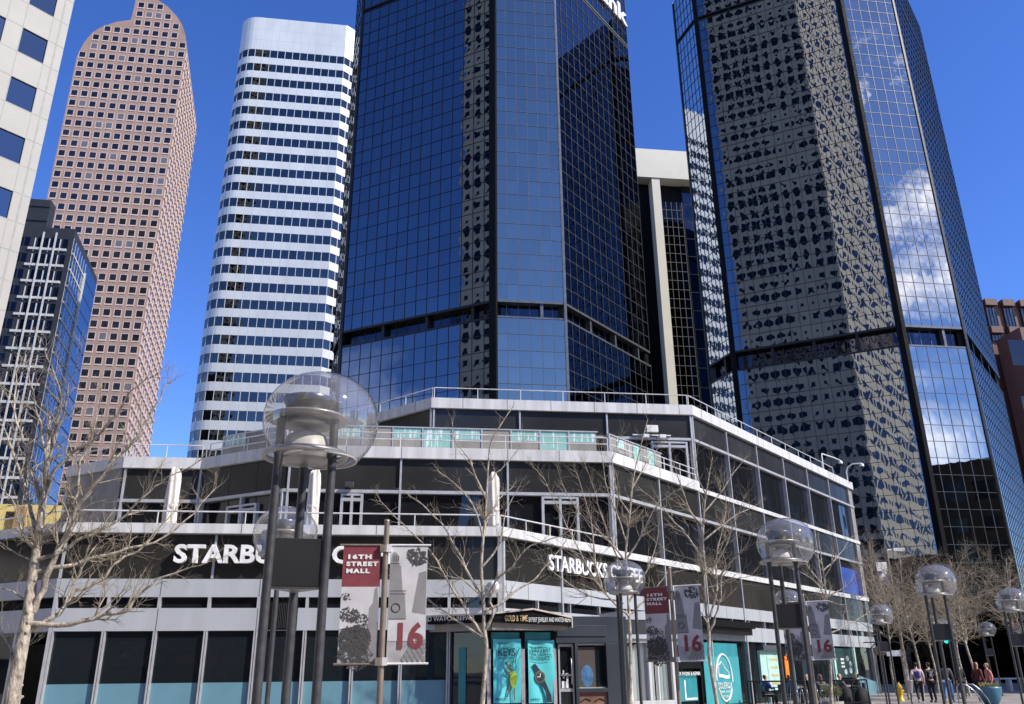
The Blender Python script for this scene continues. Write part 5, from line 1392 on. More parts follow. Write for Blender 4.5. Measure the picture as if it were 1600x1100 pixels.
def banners(P, az, zt, H, W, labL, labR, grp, first=True):
    fr = Fr((P.x, P.y), az); zb = zt - H
    # arms go with the pole side they hold: each banner carries its two rods
    for side, lab in ((-1, labL), (1, labR)):
        a, c = (-W - .07, -.07) if side < 0 else (.07, W + .07)
        t = thing('street_banner', lab, 'banner', tuple(fr.at((a + c) / 2, 0, zb)), grp)
        for z, zc_ in ((zt + .012, zt - .04), (zb - .012, zb + .02)):
            mb = MB(); mb.tube([fr.at(-.05 * (side < 0) + .05 * (side > 0), 0, z), fr.at(a - .05 if side < 0 else c + .05, 0, z)], .016, 8)
            mb.box(fr.at(side * .035, 0, zc_), (.10, .12, .11), rz=-R(az - 90))
            mb.build('rod', 'plastic_white' if side > 0 else 'tan_pole', t)
        s = sheet(fr, a, c, zb, zt, .0, split=.6 if side < 0 else None)
        s.build('sheet', ['grey_print', 'maroon'] if side < 0 else ['grey_print'], t)
        W_ = c - a
        if side < 0:
            m = MB()
            for k, w_ in enumerate(('16TH', 'STREET', 'MALL')):
                text_mesh(m, fr, w_, a + W_ * .10, .003, zt - H * (.115 + .062 * k), H * .05, ext=.002, bold=.005, spacing=1.25, width=W_ * (.62, .84, .62)[k])
            m.build('letters', 'letter_white', t)
            d = MB(); fr.poly(d, [(a + .002, zb + H * .28), (c - .002, zb + H * .34), (c - .002, zb + H * .64), (a + .002, zb + H * .64)], .0015, .003); d.build('print_sky', 'print_light', t)
            d = MB(); fr.poly(d, [(c - .17, zb + .02), (c - .01, zb + .02), (c - .01, zb + H * .5), (c - .03, zb + H * .64), (c - .07, zb + H * .62), (c - .09, zb + H * .5), (c - .14, zb + H * .46)], .0032, .0042); d.build('print_tower', 'print_mid', t)
            d = MB(); clump(d, fr, a + W_ * .42, zb + H * .20, W_ * .42, 420, .026, .005); clump(d, fr, a + W_ * .25, zb + H * .40, W_ * .24, 130, .020, .005); clump(d, fr, a + W_ * .14, zb + H * .55, W_ * .13, 30, .016, .005); clump(d, fr, a + W_ * .55, zb + H * .36, W_ * .2, 60, .018, .005)
            clump(d, fr, a + W_ * .45, zb + H * .06, W_ * .44, 200, .03, .005)
            d.v = [tuple(v) for v in d.v]; d.build('print_foliage', 'print_dark', t)
        else:
            d = MB(); fr.poly(d, [(a + .004, zb + H * .18), (c - .004, zb + H * .18), (c - .004, zt - .02), (a + .004, zt - .02)], .0015, .003); d.build('print_sky', 'print_light', t)
            d = MB(); tw = [(a + .01, .36), (a + W_ * .48, .36), (a + W_ * .42, .58), (a + W_ * .36, .60), (a + W_ * .30, .82), (a + W_ * .22, .84), (a + W_ * .20, .93), (a + W_ * .10, .95), (a + W_ * .04, .92), (a + .01, .84)]
            fr.poly(d, [(u, zb + H * k) for u, k in tw], .0032, .0042)
            fr.poly(d, [(c - .01, zb + H * .40), (c - .01, zb + H * .78), (a + W_ * .78, zb + H * .76), (a + W_ * .62, zb + H * .42)], .0032, .004)
            d.tube([fr.at(a + W_ * .2 + W_ * .11 * math.cos(q), .006, zb + H * .46 + W_ * .11 * math.sin(q)) for q in [2 * math.pi * k / 16 for k in range(17)]], .008, 4, mi=1)
            for k in (.60, .575, .36, .84): fr.box(d, a + .01, a + W_ * (.45 if k < .7 else .27), .0044, .0052, zb + H * k, zb + H * k + .012, 1)
            for k in range(3): fr.box(d, a + W_ * (.09 + .06 * k), a + W_ * (.115 + .06 * k), .0044, .0052, zb + H * .86, zb + H * .915, 1)
            d.build('print_tower', ['print_mid', 'print_dark'], t)
            d = MB(); clump(d, fr, c - W_ * .28, zt - H * .10, W_ * .28, 60, .035, .005); d.build('print_leaves', 'print_dark', t)
            d = MB(); dd = W_ * .13
            for i in range(5):
                for j in range(6):
                    cu = c - .02 - i * dd * 1.02 - (dd / 2 if j % 2 else 0); cz = zb + .05 + j * dd * .8
                    if cu - dd / 2 < a or (i + j * .7) > 4.6: continue
                    fr.poly(d, [(cu, cz - dd * .7), (cu + dd * .42, cz), (cu, cz + dd * .7), (cu - dd * .42, cz)], .0052, .006)
            d.build('print_diamonds', 'print_mid', t)
            d = MB(); text_mesh(d, fr, '16', a + W_ * .14, .0065, zb + H * .125, H * .29, ext=.002, bold=.016, width=W_ * .66); d.build('number', 'maroon', t)

p = banner_pole('tan banner pole standing beside the nearest lamp', 597, 13.0, atY(604, 815, 13).z); zt = atY(600, 853, 13).z; zb = atY(596, 1036, 13).z
banners(p, 84, zt, zt - zb, .56, 'sunlit street banner with maroon top reading 16TH STREET MALL', 'sunlit grey clock tower banner with a large maroon 16', 'street banners')
p = banner_pole('tan banner pole in front of the phone repair shopfront', 1054, 20.5, atY(1047, 888, 20.5).z); zt = atY(1050, 917, 20.5).z; zb = atY(1056, 1032, 20.5).z
banners(p, 118, zt, zt - zb, .60, 'shaded street banner with maroon top left of the middle banner pole', 'shaded clock tower banner with maroon 16 whose foot catches the sun', 'street banners')
p = banner_pole('tan banner pole behind the second largest lamp', 1263, 26.5, atY(1262, 930, 26.5).z); zt = atY(1262, 941, 26.5).z; zb = atY(1265, 1030, 26.5).z
banners(p, 118, zt, zt - zb, .62, 'shaded street banner seen between the poles of the second largest lamp', 'dark grey clock tower banner with a maroon 16 right of the second largest lamp', 'street banners')

# ------------------------------------------------------------------ bare trees
def smooth_poly(P, k=3):
    out = []
    n = len(P)
    for i in range(n - 1):
        p0, p1, p2, p3 = P[max(i - 1, 0)], P[i], P[i + 1], P[min(i + 2, n - 1)]
        for j in range(k):
            s = j / k
            out.append(.5 * ((2 * p1) + (p2 - p0) * s + (2 * p0 - 5 * p1 + 4 * p2 - p3) * s * s + (3 * p1 - p0 - 3 * p2 + p3) * s ** 3))
    out.append(P[-1]); return out

def twig(mb, p, d, L, r, lvl, rg, up=.25):
    n = 4 if lvl > 0 else 3; pts = [p]; rad = [r]
    q = p.copy(); d = d.normalized()
    for i in range(n):
        d = (d + Vector((rg.gauss(0, .22), rg.gauss(0, .22), rg.gauss(0, .18) + up * .35))).normalized()
        q = q + d * (L / n); pts.append(q.copy()); rad.append(r * (1 - .72 * (i + 1) / n))
    mb.tube(pts, rad, 5 if r > .02 else (4 if r > .008 else 3), cap=False)
    if lvl <= 0: return
    kids_ = rg.randint(3, 5) if lvl > 1 else rg.randint(2, 4)
    for k in range(kids_):
        s = .25 + .7 * (k + rg.random()) / kids_; i = min(n - 1, int(s * n)); f = s * n - i
        b0 = pts[i].lerp(pts[i + 1], f); dd = (pts[i + 1] - pts[i]).normalized()
        side = dd.orthogonal().normalized(); side.rotate(Matrix.Rotation(rg.random() * 6.28, 3, dd))
        nd = (dd * .75 + side * (.55 + .35 * rg.random())).normalized()
        twig(mb, b0, nd, L * (.38 + .3 * rg.random()), rad[i] * .58, lvl - 1, rg, up)

def px_tree(label, Y, trunk, limbs, r0, seed, tw_len=.9, tw_gap=.30, lvl=2, spread=1.0, grp='bare young street trees', rl=.5):
    rg = random.Random(seed)
    tp = smooth_poly([atY(x, y, Y) for x, y in trunk]); base = tp[0].copy(); base.z = 0
    t = thing('bare_tree', label, 'tree', tuple(base), grp)
    if tp[0].z > 0: tp = [base] + tp
    mb = MB(); N = len(tp)
    rads = [max(.012, r0 * (1 - .80 * (max(0, p.z) / max(.1, tp[-1].z)))) for p in tp]
    rads[0] *= 1.25
    mb.tube(tp, rads, 12); 
    for k in range(int(6 * r0 / .08)):       # knots where limbs were cut away
        i = rg.randrange(1, max(2, N // 2)); a = rg.random() * 6.28; d = Vector((math.cos(a), math.sin(a), .3)).normalized()
        mb.tube([tp[i], tp[i] + d * rads[i] * .9, tp[i] + d * rads[i] * 1.35], [rads[i] * .5, rads[i] * .38, rads[i] * .12], 7)
    tr = mb.build('trunk', 'bark', t)
    cr = MB(); tm = MB()
    def shoots(pts, rads, from_, gap, L0):
        acc = 0
        for i in range(1, len(pts)):
            seg = (pts[i] - pts[i - 1]); acc += seg.length
            if i / len(pts) < from_: continue
            while acc > gap:
                acc -= gap * (.6 + .8 * rg.random())
                dd = seg.normalized(); side = dd.orthogonal().normalized(); side.rotate(Matrix.Rotation(rg.random() * 6.28, 3, dd))
                nd = (dd * .7 + side * .75 + Vector((0, 0, .15))).normalized(); f = 1 - .4 * i / len(pts)
                twig(tm, pts[i].copy(), nd, L0 * f * (.55 + .7 * rg.random()), min(.016, max(.0055, rads[i] * .5)), lvl - 1, rg)
    shoots(tp, rads, .55, tw_gap * 1.3, tw_len)
    for li, lm in enumerate(limbs):
        dy = rg.uniform(-1, 1) * spread; n = len(lm)
        P = [atY(x, y, Y + dy * (i / max(1, n - 1)) ** 1.2) for i, (x, y) in enumerate(lm)]
        P[0] = min(tp, key=lambda q: (q - P[0]).length).lerp(P[0], .35) if (P[0] - min(tp, key=lambda q: (q - P[0]).length)).length < .5 else P[0]
        P = smooth_poly(P)
        for q in P[1:-1]: q += Vector((rg.gauss(0, .012), rg.gauss(0, .02), rg.gauss(0, .012)))
        L = sum((P[i + 1] - P[i]).length for i in range(len(P) - 1))
        rb = min(r0 * .58, .010 + L * .0105) * (1 if li < 5 else .85)
        rr = [max(.007, rb * (1 - .82 * i / (len(P) - 1))) for i in range(len(P))]
        cr.tube(P, rr, 8, cap=False); shoots(P, rr, .22, tw_gap, tw_len)
        for k in range(rg.randint(2, 3)): twig(tm, P[-1], P[-1] - P[-2], tw_len * .55, rr[-1] * .8, 1, rg)
    o = cr.build('branches', 'bark', t); tm.build('twigs', 'twig', t, parent=o)
    return t

px_tree('largest bare tree with pale mottled bark at the left picture edge', 12.5,
  [(16, 1120), (22, 1075), (34, 1010), (44, 960), (50, 910), (57, 860), (63, 815), (70, 760), (74, 710), (77, 650)],
  [[(28, 1050), (18, 1022), (12, 1000), (0, 990), (-22, 978)],
   [(46, 985), (75, 970), (100, 948), (118, 925), (160, 905), (185, 875), (215, 860), (245, 830), (272, 800)],
   [(54, 972), (110, 976), (165, 962), (200, 955), (212, 935), (245, 905), (285, 890), (325, 878)],
   [(45, 938), (20, 924), (-12, 914)],
   [(48, 965), (68, 920), (88, 870), (105, 830), (120, 795), (150, 755), (185, 710), (215, 680), (240, 640), (262, 600)],
   [(56, 880), (30, 868), (5, 848), (-15, 842)], [(58, 862), (36, 832), (25, 800), (10, 770), (-4, 758)],
   [(61, 845), (50, 800), (36, 755), (22, 710), (10, 680), (-6, 648)],
   [(72, 760), (82, 700), (96, 650), (110, 600), (126, 552)],
   [(60, 872), (95, 860), (130, 840), (175, 820), (230, 770), (262, 745), (300, 728)],
   [(55, 892), (100, 885), (150, 872), (200, 858), (260, 838), (305, 800), (335, 765)],
   [(66, 800), (52, 740), (32, 680), (22, 620), (32, 568)],
   [(68, 775), (100, 720), (140, 690), (185, 645), (205, 612), (235, 590)],
   [(74, 720), (62, 660), (50, 610), (40, 570)],
   [(60, 850), (96, 812), (122, 770), (128, 720), (150, 660), (158, 610)],
   [(100, 948), (118, 905), (134, 880), (150, 850), (170, 842)],
   [(76, 690), (92, 640), (88, 590), (70, 548)]],
  .125, 11, tw_len=.62, tw_gap=.15, lvl=3, spread=1.1)

px_tree('slender bare tree standing before the jewelry shop awning', 21.0,
  [(752, 1120), (757, 1060), (760, 1010), (757, 985), (755, 935), (752, 885), (756, 830), (760, 780), (763, 725), (768, 690), (788, 655), (802, 635)],
  [[(752, 992), (735, 965), (720, 940), (690, 890), (672, 860), (640, 830), (610, 800), (592, 778)],
   [(750, 996), (722, 976), (700, 960), (668, 936), (640, 916), (622, 900)],
   [(752, 940), (735, 900), (715, 862), (690, 818), (660, 790), (640, 774)],
   [(759, 985), (770, 960), (765, 932), (776, 905), (800, 885), (820, 860), (850, 845), (888, 830), (902, 800)],
   [(764, 960), (790, 938), (802, 925), (835, 905), (855, 882), (884, 846)],
   [(756, 850), (745, 800), (722, 766), (690, 740)], [(762, 760), (775, 740), (797, 720), (818, 688)],
   [(760, 780), (742, 745), (735, 720), (712, 690), (706, 655)], [(754, 890), (780, 850), (790, 800), (812, 760)], [(757, 830), (772, 790), (800, 762)],
   [(750, 930), (722, 905), (690, 898), (660, 885)]],
  .062, 12, tw_len=.66, tw_gap=.20, lvl=2)

px_tree('tall bushy bare tree behind the slim lamp without a box', 25.0,
  [(985, 1120), (985, 1010), (983, 962), (980, 905), (978, 862), (984, 805), (990, 745), (1003, 690), (1012, 655)],
  [[(983, 966), (960, 942), (940, 920), (915, 880), (895, 840), (870, 790), (850, 750), (836, 732)], [(940, 920), (930, 880), (925, 830), (915, 780), (900, 738)],
   [(980, 902), (960, 860), (945, 820), (930, 770), (915, 728)], [(978, 870), (1000, 840), (1020, 800), (1036, 780), (1062, 764)], [(984, 960), (1010, 936), (1030, 912), (1048, 888)],
   [(984, 800), (965, 770), (956, 720), (970, 682)], [(988, 760), (1010, 722), (1032, 698)], [(979, 880), (950, 845), (905, 800), (880, 760), (872, 735)], [(978, 850), (962, 800), (945, 750), (940, 700)],
   [(915, 880), (890, 860), (860, 850), (835, 840)], [(983, 940), (1010, 890), (1025, 850), (1030, 815)], [(960, 942), (920, 930), (880, 905), (850, 880)]],
  .058, 13, tw_len=.85, tw_gap=.15, lvl=2)

px_tree('forked bare tree in front of the teal shoe banner', 23.0,
  [(1124, 1120), (1118, 1085), (1108, 1025), (1108, 987), (1103, 950), (1100, 900), (1098, 862), (1100, 800), (1105, 760), (1113, 715)],
  [[(1109, 986), (1118, 965), (1125, 930), (1128, 896), (1150, 870), (1166, 850), (1176, 832)], [(1118, 965), (1120, 920), (1118, 880), (1125, 840), (1135, 790), (1130, 755)],
   [(1107, 975), (1092, 952), (1080, 930)], [(1098, 870), (1075, 840), (1050, 810), (1030, 790), (1008, 770)], [(1100, 830), (1080, 800), (1065, 760), (1050, 718)],
   [(1101, 800), (1125, 770), (1145, 740), (1162, 718)], [(1100, 850), (1130, 820), (1160, 800), (1184, 788)], [(1099, 880), (1070, 870), (1042, 860), (1020, 842)], [(1128, 896), (1135, 850), (1150, 810), (1166, 770)],
   [(1103, 770), (1088, 740), (1090, 700)], [(1100, 905), (1080, 890), (1050, 895)], [(1118, 920), (1145, 905), (1172, 900)]],
  .056, 14, tw_len=.82, tw_gap=.15, lvl=2)

px_tree('thin white-barked bare tree at the cafe fence near the end of the wing', 33.0,
  [(1300, 1110), (1298, 1060), (1296, 1010), (1292, 955), (1288, 905), (1283, 872), (1278, 832)],
  [[(1286, 900), (1300, 880), (1306, 860), (1302, 838)], [(1294, 990), (1320, 978), (1345, 965), (1360, 955)], [(1290, 935), (1318, 918), (1335, 905), (1342, 880)], [(1288, 915), (1265, 890), (1250, 860), (1245, 845)],
   [(1290, 930), (1270, 905), (1240, 890)], [(1285, 890), (1310, 870), (1330, 840)], [(1293, 975), (1272, 950), (1255, 925)], [(1284, 880), (1268, 855), (1262, 830)], [(1290, 940), (1325, 945), (1350, 930)]],
  .06, 15, tw_len=.95, tw_gap=.22, lvl=2)

def auto_tree(label, px, Y, ztop, zfork, seed, wid, lean=0.0, r0=.07):
    """bare tree grown from its own seed: a leader, ascending limbs all round, two orders of twigs"""
    rg = random.Random(seed); b0 = atY(px, 1060, Y); base = Vector((b0.x, b0.y, 0))
    t = thing('bare_tree', label, 'tree', tuple(base), 'bare young street trees')
    tp = [base + Vector((lean * z + .12 * math.sin(z * 1.1 + seed), .1 * math.sin(z * .9 + seed * 2), z)) for z in [ztop * k / 12 for k in range(13)]]
    rads = [max(.012, r0 * (1 - .85 * k / 12)) for k in range(13)]
    mb = MB(); mb.tube(tp, rads, 9); mb.build('trunk', 'bark', t)
    cr = MB(); tm = MB(); nl = 22
    for k in range(nl):
        z = zfork + (ztop * .92 - zfork) * (k / nl) ** 1.1; i = min(11, int(z / ztop * 12)); p = tp[i].lerp(tp[i + 1], z / ztop * 12 - i)
        a = k * 2.4 + rg.random(); L = wid * (1.05 - .55 * (z - zfork) / (ztop - zfork)) * (.75 + .5 * rg.random())
        d = Vector((math.cos(a), math.sin(a), .45 + .5 * rg.random())).normalized(); P = [p]; q = p.copy()
        for s in range(6):
            d = (d + Vector((rg.gauss(0, .14), rg.gauss(0, .14), rg.gauss(.06, .12)))).normalized(); q = q + d * L / 6; P.append(q.copy())
        rb = min(rads[i] * .6, .014 + L * .011); rr = [max(.007, rb * (1 - .8 * j / 6)) for j in range(7)]
        cr.tube(P, rr, 6, cap=False)
        for s in range(1, 7):
            for h in range(4):
                dd = (P[s] - P[s - 1]).normalized(); side = dd.orthogonal().normalized(); side.rotate(Matrix.Rotation(rg.random() * 6.28, 3, dd))
                twig(tm, P[s].lerp(P[s - 1], rg.random()), dd * .7 + side * .8, L * .34 * (.6 + .7 * rg.random()), max(.007, rr[s] * .6), 1, rg)
    o = cr.build('branches', 'bark', t); tm.build('twigs', 'twig', t, parent=o)
auto_tree('bare tree in front of the dark tower base behind the walker with the blue backpack', 1438, 46, 7.2, 2.6, 31, 3.0, -.02)
auto_tree('bare tree just left of the lamp by the blue planter, farther back', 1462, 56, 7.2, 2.8, 32, 3.0)
auto_tree('bare twin-looking tree with white trunk left of the blue planter', 1524, 44, 6.6, 2.5, 33, 2.8, -.03)
auto_tree('second slim bare trunk beside the twin-looking tree', 1508, 50, 7.0, 2.8, 34, 2.6)
auto_tree('bare tree against the end of the wing beside the street light', 1400, 52, 8.6, 3.0, 35, 3.0, -.04)
auto_tree('bare tree crowding the right picture edge', 1612, 50, 7.4, 2.6, 36, 3.0)

# ------------------------------------------------------------------ street furniture to the right
def gpt(px, py): return atZ(px, py, 0.0)
p = atY(1405, 1075, 44); p.z = 0
t = thing('fire_hydrant', 'yellow fire hydrant beside a boxed lamp', 'hydrant', tuple(p))
mb = MB(); mb.lathe([(.17, 0), (.17, .05), (.12, .07), (.115, .55), (.14, .56), (.14, .60), (.13, .66), (.09, .74), (.04, .79), (.035, .84), (0, .85)], p, 18); mb.build('body', 'hydrant_yellow', t)
for s in (-1, 1):
    mb = MB(); mb.tube([p + Vector((s * .1, 0, .45)), p + Vector((s * .2, 0, .45))], .055, 10); mb.build('side_outlet', 'hydrant_yellow', t)
mb = MB(); mb.tube([p + Vector((0, -.1, .38)), p + Vector((0, -.22, .38))], .075, 12); mb.build('front_outlet', 'hydrant_yellow', t)

p = atY(1421, 1070, 38); p.z = 0
t = thing('ash_bin', 'funnel-topped grey ash bin on a thin post near the hydrant', 'ash bin', tuple(p))
mb = MB(); mb.lathe([(.14, 0), (.14, .03), (.04, .05), (.04, .55)], p, 14); mb.build('post', 'dark_steel', t)
mb = MB(); mb.lathe([(.07, .5), (.10, .62), (.17, .98), (.18, 1.0), (.15, 1.0), (.08, .7), (0, .68)], p, 18); mb.build('bowl', 'lamp_metal', t)

p = atY(1417, 1060, 46); p.z = 0
t = thing('sign_post', 'square tan sign post between the hydrant and the first walker', 'post', tuple(p))
mb = MB(); mb.box(p + Vector((0, 0, 1.2)), (.2, .2, 2.4)); mb.build('post', 'bark', t, bevel=.02)
mb = MB(); mb.box(p + Vector((-.45, 0, 2.2)), (.75, .12, .28)); mb.build('cap', 'plastic_white', t)

p = atY(1547, 1085, 39); p.z = 0
t = thing('blue_planter', 'round blue bowl planter at the right with plants in it', 'planter', tuple(p))
mb = MB(); mb.lathe([(.24, 0), (.27, .02), (.39, .20), (.46, .42), (.485, .62), (.495, .70), (.45, .70), (.43, .64), (0, .62)], p, 32); mb.build('bowl', 'planter_blue', t)
mb = MB(); mb.lathe([(.43, .645), (.2, .67), (0, .68)], p, 20); mb.build('soil', 'soil', t)
mb = MB()
for k in range(220):
    a = rng.random() * 6.28; r = .4 * math.sqrt(rng.random()); c = p + Vector((r * math.cos(a), r * math.sin(a), .67 + .14 * rng.random())); d = Vector((rng.gauss(0, 1), rng.gauss(0, 1), 1.2)).normalized(); s_ = d.orthogonal().normalized() * .03
    mb.face([c - s_, c + s_, c + d * .13])
mb.build('plants', 'leaf_dry', t)

t = None
p = atY(1300, 1088, 36); p.z = 0
t = thing('potted_shrub', 'round olive shrub in a low pot at the foot of the thin white-barked tree', 'shrub', tuple(p))
mb = MB(); mb.lathe([(.32, 0), (.38, .05), (.42, .28), (.36, .28), (0, .25)], p, 20); mb.build('pot', 'concrete', t)
mb = MB(); mb2 = MB()
for k in range(1700):
    a = rng.random() * 6.28; u = rng.uniform(-.55, 1); rr = (.30 + .70 * rng.random() ** .6) * (.42 + .07 * math.sin(5 * a)); q = math.sqrt(1 - u * u)
    c = p + Vector((rr * q * math.cos(a), rr * q * math.sin(a), .62 + rr * u * .72)); d = Vector((rng.gauss(0, 1), rng.gauss(0, 1), rng.gauss(.4, 1))).normalized(); s_ = d.orthogonal().normalized() * .022
    (mb if k % 5 else mb2).face([c - s_, c + d * .035 + s_ * .6, c + d * .08, c + s_])
mb.build('foliage', 'leaf', t); mb2.build('dry_leaves', 'leaf_dry', t)

p = atY(1515, 1085, 38.5); p.z = 0
t = thing('bike_rack', 'steel hoop bike rack left of the blue planter', 'bike rack', tuple(p))
for k, dx in enumerate((-.45, .0)):
    mb = MB(); q = p + Vector((dx, .3 * k, 0)); mb.tube([q + Vector((-.05, 0, 0)), q + Vector((-.05, 0, .70)), q + Vector((.06, 0, .82)), q + Vector((.35, -.05, .80)), q + Vector((.62, -.1, .55)), q + Vector((.80, -.14, .25)), q + Vector((.88, -.15, 0))], .025, 8); mb.build('hoop', 'steel', t)

# street light with a narrow flag banner
p = atY(1408, 1000, 54); p.z = 0; zt = atY(1383, 856, 54).z
t = thing('street_light', 'tall pale street light pole with a narrow navy and white pennant', 'street light', tuple(p))
mb = MB(); mb.tube([p, p + Vector((0, 0, zt))], [.10, .07], 10); mb.build('pole', 'tan_pole', t)
mb = MB(); mb.tube([p + Vector((0, 0, zt - .15)), p + Vector((.45, 0, zt - .1))], .04, 6); mb.box(p + Vector((.75, 0, zt - .12)), (.7, .3, .2)); mb.build('lamp_head', 'plastic_white', t)
f = Fr((p.x, p.y), 84); zb = atY(1388, 913, 54).z; z1 = atY(1384, 878, 54).z
mb = MB(); mb.tube([f.at(.1, 0, z1 + .05), f.at(-.95, 0, z1 + .05)], .025, 6); f.box(mb, -.85, -.12, -.01, .01, zb, z1); mb.build('pennant', mat('navy', (.02, .03, .10), .6), t)
mb = MB()
for k in range(9):
    cu, cz = -.5 + rng.uniform(-.25, .25), zb + (z1 - zb) * (.25 + .08 * k); f.poly(mb, [(cu + rng.uniform(.06, .18) * math.cos(q), cz + rng.uniform(.06, .16) * math.sin(q)) for q in [2 * math.pi * j / 7 for j in range(7)]], .011, .014)
f.box(mb, -.83, -.14, .011, .0135, z1 - .55, z1 - .02)
mb.build('pennant_print', 'letter_white', t)

# traffic signal far back
p = atY(1478, 1002, 72)
t = thing('traffic_signal', 'green traffic signal seen under the box of the lamp by the planter', 'traffic light', (p.x, p.y, 0))
mb = MB(); mb.box(p + Vector((0, .1, .35)), (.42, .3, 1.15)); mb.build('housing', 'dark_steel', t, bevel=.03)
mb = MB(); mb.tube([Vector((p.x + .5, p.y + .15, 0)), Vector((p.x + .5, p.y + .15, p.z + 1.2))], .08, 8); mb.tube([Vector((p.x + .5, p.y + .15, p.z + .6)), Vector((p.x, p.y + .15, p.z + .6))], .04, 6); mb.build('pole', 'dark_steel', t)
mb = MB(); mb.lathe([(.15, 0), (0, .03)], (0, 0, 0), 14); mb.v = [(p.x + v[0], p.y - .06 - v[2], p.z + v[1]) for v in mb.v]; mb.build('green_lens', 'signal_green', t)

# pale bench and long kerb seat beyond the planter
p = atY(1566, 1056, 60); p.z = 0
t = thing('bench', 'pale slab bench on three blocks in front of the dark tower base', 'bench', tuple(p))
mb = MB(); mb.box(p + Vector((.3, 0, .78)), (2.0, .5, .1)); mb.build('seat', 'alu_white', t)
for dx in (-.5, .35, 1.2):
    mb = MB(); mb.box(p + Vector((dx, 0, .365)), (.16, .45, .73)); mb.build('leg', 'alu_white', t)
p = atY(1590, 1064, 64)
t = thing('kerb_wall', 'long low pale kerb wall at the foot of the dark tower', 'low wall', (p.x, p.y, 0))
mb = MB(); mb.box(Vector((p.x + 10, p.y + 1.0, .22)), (30, .6, .44), rz=.14); mb.build('coping', 'concrete', t)

# ------------------------------------------------------------------ cafe terrace
def table(label, p):
    t = thing('cafe_table', label, 'table', tuple(p), 'cafe terrace tables')
    mb = MB(); mb.box(p + Vector((0, 0, .735)), (.75, .75, .03)); mb.build('table_top', 'dark_steel', t, bevel=.008)
    mb = MB(); mb.tube([p + Vector((0, 0, .04)), p + Vector((0, 0, .72))], .03, 8); mb.build('column', 'dark_steel', t)
    mb = MB(); mb.box(p + Vector((0, 0, .02)), (.5, .07, .035)); mb.box(p + Vector((0, 0, .021)), (.07, .5, .034)); mb.build('foot', 'dark_steel', t)
def make_chair(label, p, rz):
    t = thing('cafe_chair', label, 'chair', (0, 0, 0), 'cafe terrace chairs')
    mb = MB(); mb.box((0, 0, .45), (.44, .44, .03)); mb.build('seat', 'dark_steel', t, bevel=.01)
    mb = MB(); mb.box((0, -.23, .72), (.44, .025, .30)); mb.build('backrest', 'dark_steel', t, bevel=.01)
    for x in (-.2, .2):
        mb = MB(); mb.tube([(x, .2, 0), (x, .19, .44)], .014, 6); mb.build('leg', 'dark_steel', t)
        mb = MB(); mb.tube([(x, -.26, 0), (x, -.21, .45), (x, -.24, .86)], .014, 6); mb.build('leg', 'dark_steel', t)
    return t
chair0 = None
def chair(label, p, rz):
    global chair0
    if chair0 is None: chair0 = o = make_chair(label, p, rz)
    else: o = copy_tree(chair0, (0, 0, 0), 0, label)
    o.location = (p.x, p.y, 0); o.rotation_euler = (0, 0, rz)
cp = lambda px, Y: Vector((atY(px, 1050, Y).x, Y, 0))
table('black cafe table beside the person in blue', cp(1207, 40.5)); table('black cafe table behind the poles of the second largest lamp', cp(1246, 39.8)); table('black cafe table by the long-haired woman', cp(1292, 41)); table('black cafe table in front of the green window poster', cp(1323, 42))
SEATS = [('blue', 1194, 40.3, -1.2), ('denim', 1232, 39.6, -1.5), ('bald', 1260, 40.4, 1.9), ('brown', 1280, 39.4, .3), ('blond', 1310, 41.6, -1.3), ('dark', 1338, 42.2, 1.5)]
for nm, px, Y, rz in SEATS:
    chair({'blue': 'black cafe chair under the person in blue', 'denim': 'black cafe chair under the person in denim', 'bald': 'black cafe chair under the bald bearded man', 'brown': 'black cafe chair under the long-haired person in the dark coat', 'blond': 'black cafe chair under the blond person', 'dark': 'black cafe chair under the rightmost seated person'}[nm], cp(px, Y), rz)
chair('empty black cafe chair right of the person in blue', cp(1216, 39.2), 2.4)
# fence
t = thing('cafe_fence', 'black metal railing round the cafe terrace', 'fence', tuple(cp(1170, 37.5)))
A = [cp(1166, 39.5), cp(1176, 37.6), cp(1302, 38.0), cp(1352, 39.8)]
mb = MB(); pk = MB()
for a, c in zip(A, A[1:]):
    for z in (1.02, .12): mb.tube([a + Vector((0, 0, z)), c + Vector((0, 0, z))], .032, 6)
    L = (c - a).length; n = max(1, round(L / 1.2))
    for i in range(n + 1): q = a.lerp(c, i / n); pk.tube([q, q + Vector((0, 0, 1.03))], .03, 6)
mb.build('rails', 'black_panel', t); pk.build('posts', 'black_panel', t)
mb = MB()
for i in range(9):
    q0, q1 = A[1].lerp(A[2], .42 + i * .062), A[1].lerp(A[2], .42 + i * .062 + .058)
    mb.tube([q0 + Vector((0, 0, .15)), q0 + Vector((.05, 0, .55)), (q0 + q1) / 2 + Vector((0, 0, .85)), q1 + Vector((-.05, 0, .55)), q1 + Vector((0, 0, .15))], .014, 5)
mb.build('hoops', 'steel', t)
for k, px in enumerate((1318, 1341)):
    c = cp(px, 40.4); t = thing('covered_heater', ('black draped cover hunched by the fence under the green poster', 'black draped cover at the right end of the cafe fence')[k], 'cover', tuple(c), 'black covers at the cafe fence')
    mb = MB(); n = 14
    prof = [(.36, 0), (.35, .2), (.30, .45), (.20, .62), (.09, .72), (0, .74)]
    vs = []; fs = []
    for r, z in prof:
        for j in range(n): a = 2 * math.pi * j / n; q = r * (1 + .09 * math.sin(3 * a + k) + .06 * math.sin(7 * a)); vs.append(c + Vector((q * math.cos(a), q * .7 * math.sin(a), z)))
    for i in range(len(prof) - 1):
        for j in range(n): fs.append((i * n + j, i * n + (j + 1) % n, (i + 1) * n + (j + 1) % n, (i + 1) * n + j))
    mb.mesh(vs, fs, 0, True); mb.build('cover', 'cloth_black', t)
